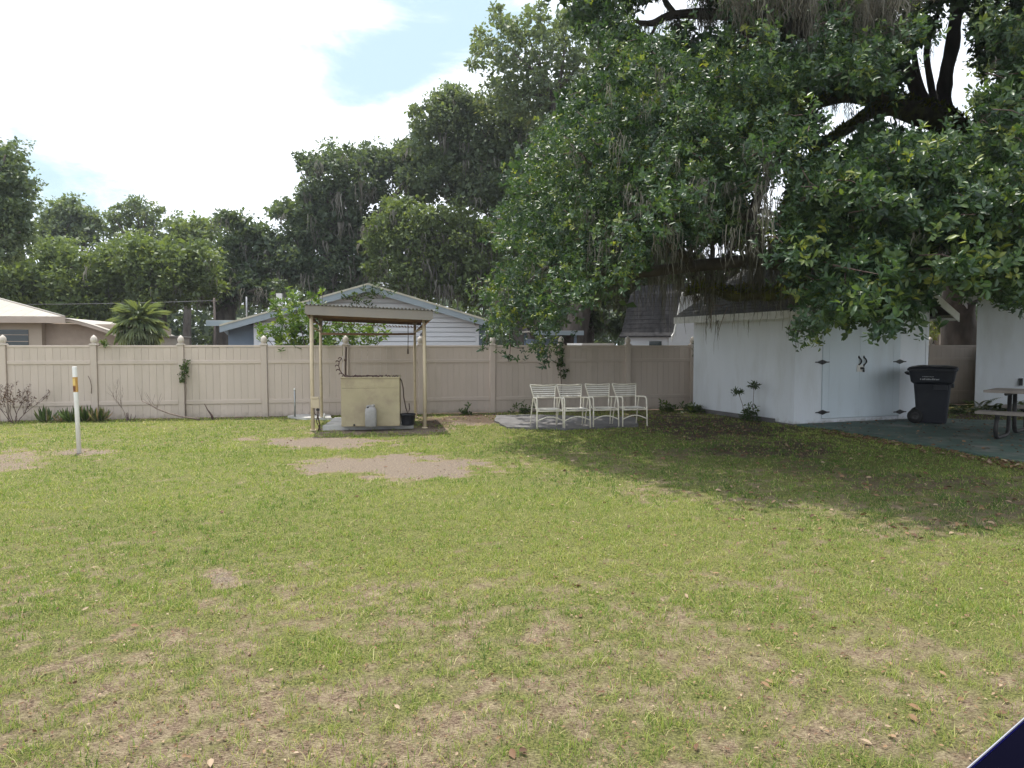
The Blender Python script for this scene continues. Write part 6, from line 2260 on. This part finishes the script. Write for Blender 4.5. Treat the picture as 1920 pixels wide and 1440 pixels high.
def sow(y0, y1, per_m2, h0, h1, w, segs, tuft, margin=.5):
    A_ = (y1 - y0) * (.70 * (y0 + y1) + 2 * margin)
    nt_ = int(A_ * per_m2 / tuft)
    y = y0 + (y1 - y0) * RNG.random(nt_)
    x = RNG.uniform(-1, 1, nt_) * (.70 * y + margin)
    c, b, l = covers(x, y)
    keep = (RNG.random(nt_) < c ** 1.25) & slab_free(x, y)
    x, y, c, l = x[keep], y[keep], c[keep], l[keep]
    n = len(x)
    hh = (h0 + (h1 - h0) * RNG.random(n) ** 1.6) * (.75 + .5 * fbm(x * 1.3, y * 1.3, 41))
    green = fbm(x * .9, y * .9, 63)
    tt = .60 - .62 * (green - .28) + RNG.normal(size=n) * .08 - .10 * np.clip(c - .8, 0, 1) * 4 - .30 * l - .22 * blobs(*proj_np(x, y), [(1300, 880, 330, 55, 1.), (1680, 930, 330, 70, 1.)], 0, 0)  # broad ellipses darken blades where oak shade falls; shade put in the tint
    rep = lambda v: np.repeat(v, tuft)
    N_ = n * tuft
    sx = rep(x) + RNG.normal(size=N_) * .016 * (1 + w * 60)
    sy = rep(y) + RNG.normal(size=N_) * .018 * (1 + w * 60)
    H = rep(hh) * RNG.uniform(.5, 1.15, N_)
    T = rep(tt) + RNG.normal(size=N_) * .15
    straw = RNG.random(N_) < .20
    T = np.where(straw, RNG.uniform(.68, .92, N_), T)
    lean = np.where(straw, RNG.uniform(.4, 1.5, N_), RNG.uniform(.1, .95, N_))
    ok = slab_free(sx, sy)
    return blades(sx[ok], sy[ok], H[ok], (w * RNG.uniform(.7, 1.3, N_))[ok], lean[ok], T[ok], segs)


def thatch_bits(y0, y1, per_m2, L, w):
    """dry clippings lying flat"""
    A_ = (y1 - y0) * (.70 * (y0 + y1) + 1)
    n = int(A_ * per_m2)
    y = y0 + (y1 - y0) * RNG.random(n)
    x = RNG.uniform(-1, 1, n) * (.70 * y + .5)
    ok = slab_free(x, y)
    x, y = x[ok], y[ok]; n = len(x)
    h = L * RNG.uniform(.4, 1.2, n)
    v, f, t = blades(x, y, h, w * RNG.uniform(.6, 1.4, n), RNG.uniform(2.6, 3.4, n), np.where(RNG.random(n) < .25, RNG.uniform(.3, .6, n), RNG.uniform(.72, 1, n)), 1)
    return v, f, t


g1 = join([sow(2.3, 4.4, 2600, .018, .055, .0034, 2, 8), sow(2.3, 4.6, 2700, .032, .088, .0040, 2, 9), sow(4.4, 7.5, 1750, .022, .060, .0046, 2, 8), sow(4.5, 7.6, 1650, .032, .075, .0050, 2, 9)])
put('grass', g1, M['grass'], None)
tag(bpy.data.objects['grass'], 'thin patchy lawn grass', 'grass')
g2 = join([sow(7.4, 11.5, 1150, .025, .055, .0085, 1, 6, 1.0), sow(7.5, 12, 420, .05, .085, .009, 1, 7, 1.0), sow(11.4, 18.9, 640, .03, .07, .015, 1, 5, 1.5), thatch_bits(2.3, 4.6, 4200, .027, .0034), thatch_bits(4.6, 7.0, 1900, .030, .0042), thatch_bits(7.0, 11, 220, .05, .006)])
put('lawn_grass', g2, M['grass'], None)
tag(bpy.data.objects['lawn_grass'], 'denser lawn grass towards the fence', 'grass')


# ------------------------------------------------------------------ fallen leaves
def litter(n_try, dens_fn, y0, y1, L0, L1, on_slab=False):
    y = y0 + (y1 - y0) * RNG.random(n_try)
    x = RNG.uniform(-1, 1, n_try) * (.70 * y + 1)
    d = dens_fn(x, y)
    ok = (RNG.random(n_try) < d)
    fr_ = slab_free(x, y)
    fence_ok = (y - FENCE0.y) * math.cos(TH) - x * math.sin(TH) < -.1
    ok &= (fr_ | on_slab) & fence_ok
    x, y = x[ok], y[ok]; n = len(x)
    z = np.where(slab_free(x, y), gz(x, y) + .002, .034)
    a = RNG.uniform(0, 6.283, n)
    tl = RNG.normal(size=n) * .12
    dd = np.stack([np.cos(a), np.sin(a), tl], -1)
    nr = np.array([0, 0, 1.]) + RNG.normal(size=(n, 3)) * .45
    L = RNG.uniform(L0, L1, n)
    v, f, k = leaf_geo(np.stack([x, y, z], -1), dd, nr, L, L * RNG.uniform(.35, .6, n), six=True, droop=-.15, fold=.35)
    t = np.repeat(np.clip(RNG.beta(2.0, 1.8, n), 0, 1), k)
    return v, f, t


def edge_dens(x, y):
    px, py = proj_np(x, y)
    e = np.interp(px, [1489, 1640, 1760, 1920], [797, 820, 841, 869])
    return np.where((px > 1540) & (np.abs(py - e - 3) < 5 + .02 * (px - 1540)), .8, 0)


lt = [litter(60000, lambda x, y: covers(x, y)[2] ** 1.6 * .17, 6.0, 19, .04, .08),
      litter(40000, edge_dens, 9, 17, .05, .09),
      litter(1500, lambda x, y: np.clip(.06 + x * .07, .02, .3), 2.5, 6.5, .025, .055),
      litter(5000, lambda x, y: np.clip(.03 + x * .06, .01, .5), 6.5, 15, .04, .07),
      litter(20000, lambda x, y: .5 + 0 * x, 2.4, 7.0, .008, .026),
      litter(16000, lambda x, y: np.clip(covers(x, y)[1] * .07, 0, 1), 9, 14, .015, .045),
      litter(26000, lambda x, y: np.where(~slab_free(x, y) & (x > 4), .10, 0.), 11, 17, .04, .075, True)]
put('leaf_litter', join(lt), M['litter'], None)
tag(bpy.data.objects['leaf_litter'], 'dry brown oak leaves scattered under the tree', 'leaves')
# larger single leaves near the viewer
LV = [(1715, 1332, .075, .62, 'upper of two overlapping tan leaves up-slope of the dark panel'), (1712, 1352, .07, .55, 'lower of two overlapping tan leaves up-slope of the dark panel'),
      (1876, 1342, .07, .30, 'dark brown leaf lying right beside the dark panel edge'), (962, 1414, .07, .45, 'brown leaf at the very front edge of the lawn'),
      (1544, 1296, .05, .6, 'small tan leaf alone on a thin lawn patch'), (508, 1254, .035, .9, 'tiny pale leaf on the lawn down-slope of the small bare spot'),
      (745, 1325, .045, .95, 'almost white curled leaf in the front lawn'), (1390, 1370, .055, .9, 'pale curled leaf near the front edge of the lawn'),
      (1800, 1315, .05, .55, 'small brown leaf above the tip of the dark panel'), (1672, 1385, .06, .75, 'light tan leaf between the pale leaf and the dark panel'),
      (395, 1432, .06, .92, 'whitish leaf cut by the lower picture edge'), (1625, 1395, .055, .9, 'pale leaf beside the light tan one')]
for px, py, L, t, lab_ in LV:
    L *= .8
    p = gp(px, py, 0)
    p.z = float(gz(np.array([p.x]), np.array([p.y]))[0]) - .006
    a = random.uniform(0, 6.28)
    v, f, k = leaf_geo(np.array([[-L / 2 * math.cos(a), -L / 2 * math.sin(a), .004]]), np.array([[math.cos(a), math.sin(a), .15]]), np.array([[random.gauss(0, .3), random.gauss(-.2, .2), 1]]), L, L * .55, six=True, droop=-.12, fold=.3)
    o = link('fallen_leaf', np_mesh('fallen_leaf', v, f, M['litter'], np.full(6, t)), None, p)
    tag(o, lab_, 'leaf', 'dry leaves on the near lawn')
print('objects', len(SC.objects), 'tris', sum(len(o.data.loops) - 2 * len(o.data.polygons) for o in SC.objects if o.type == 'MESH'))
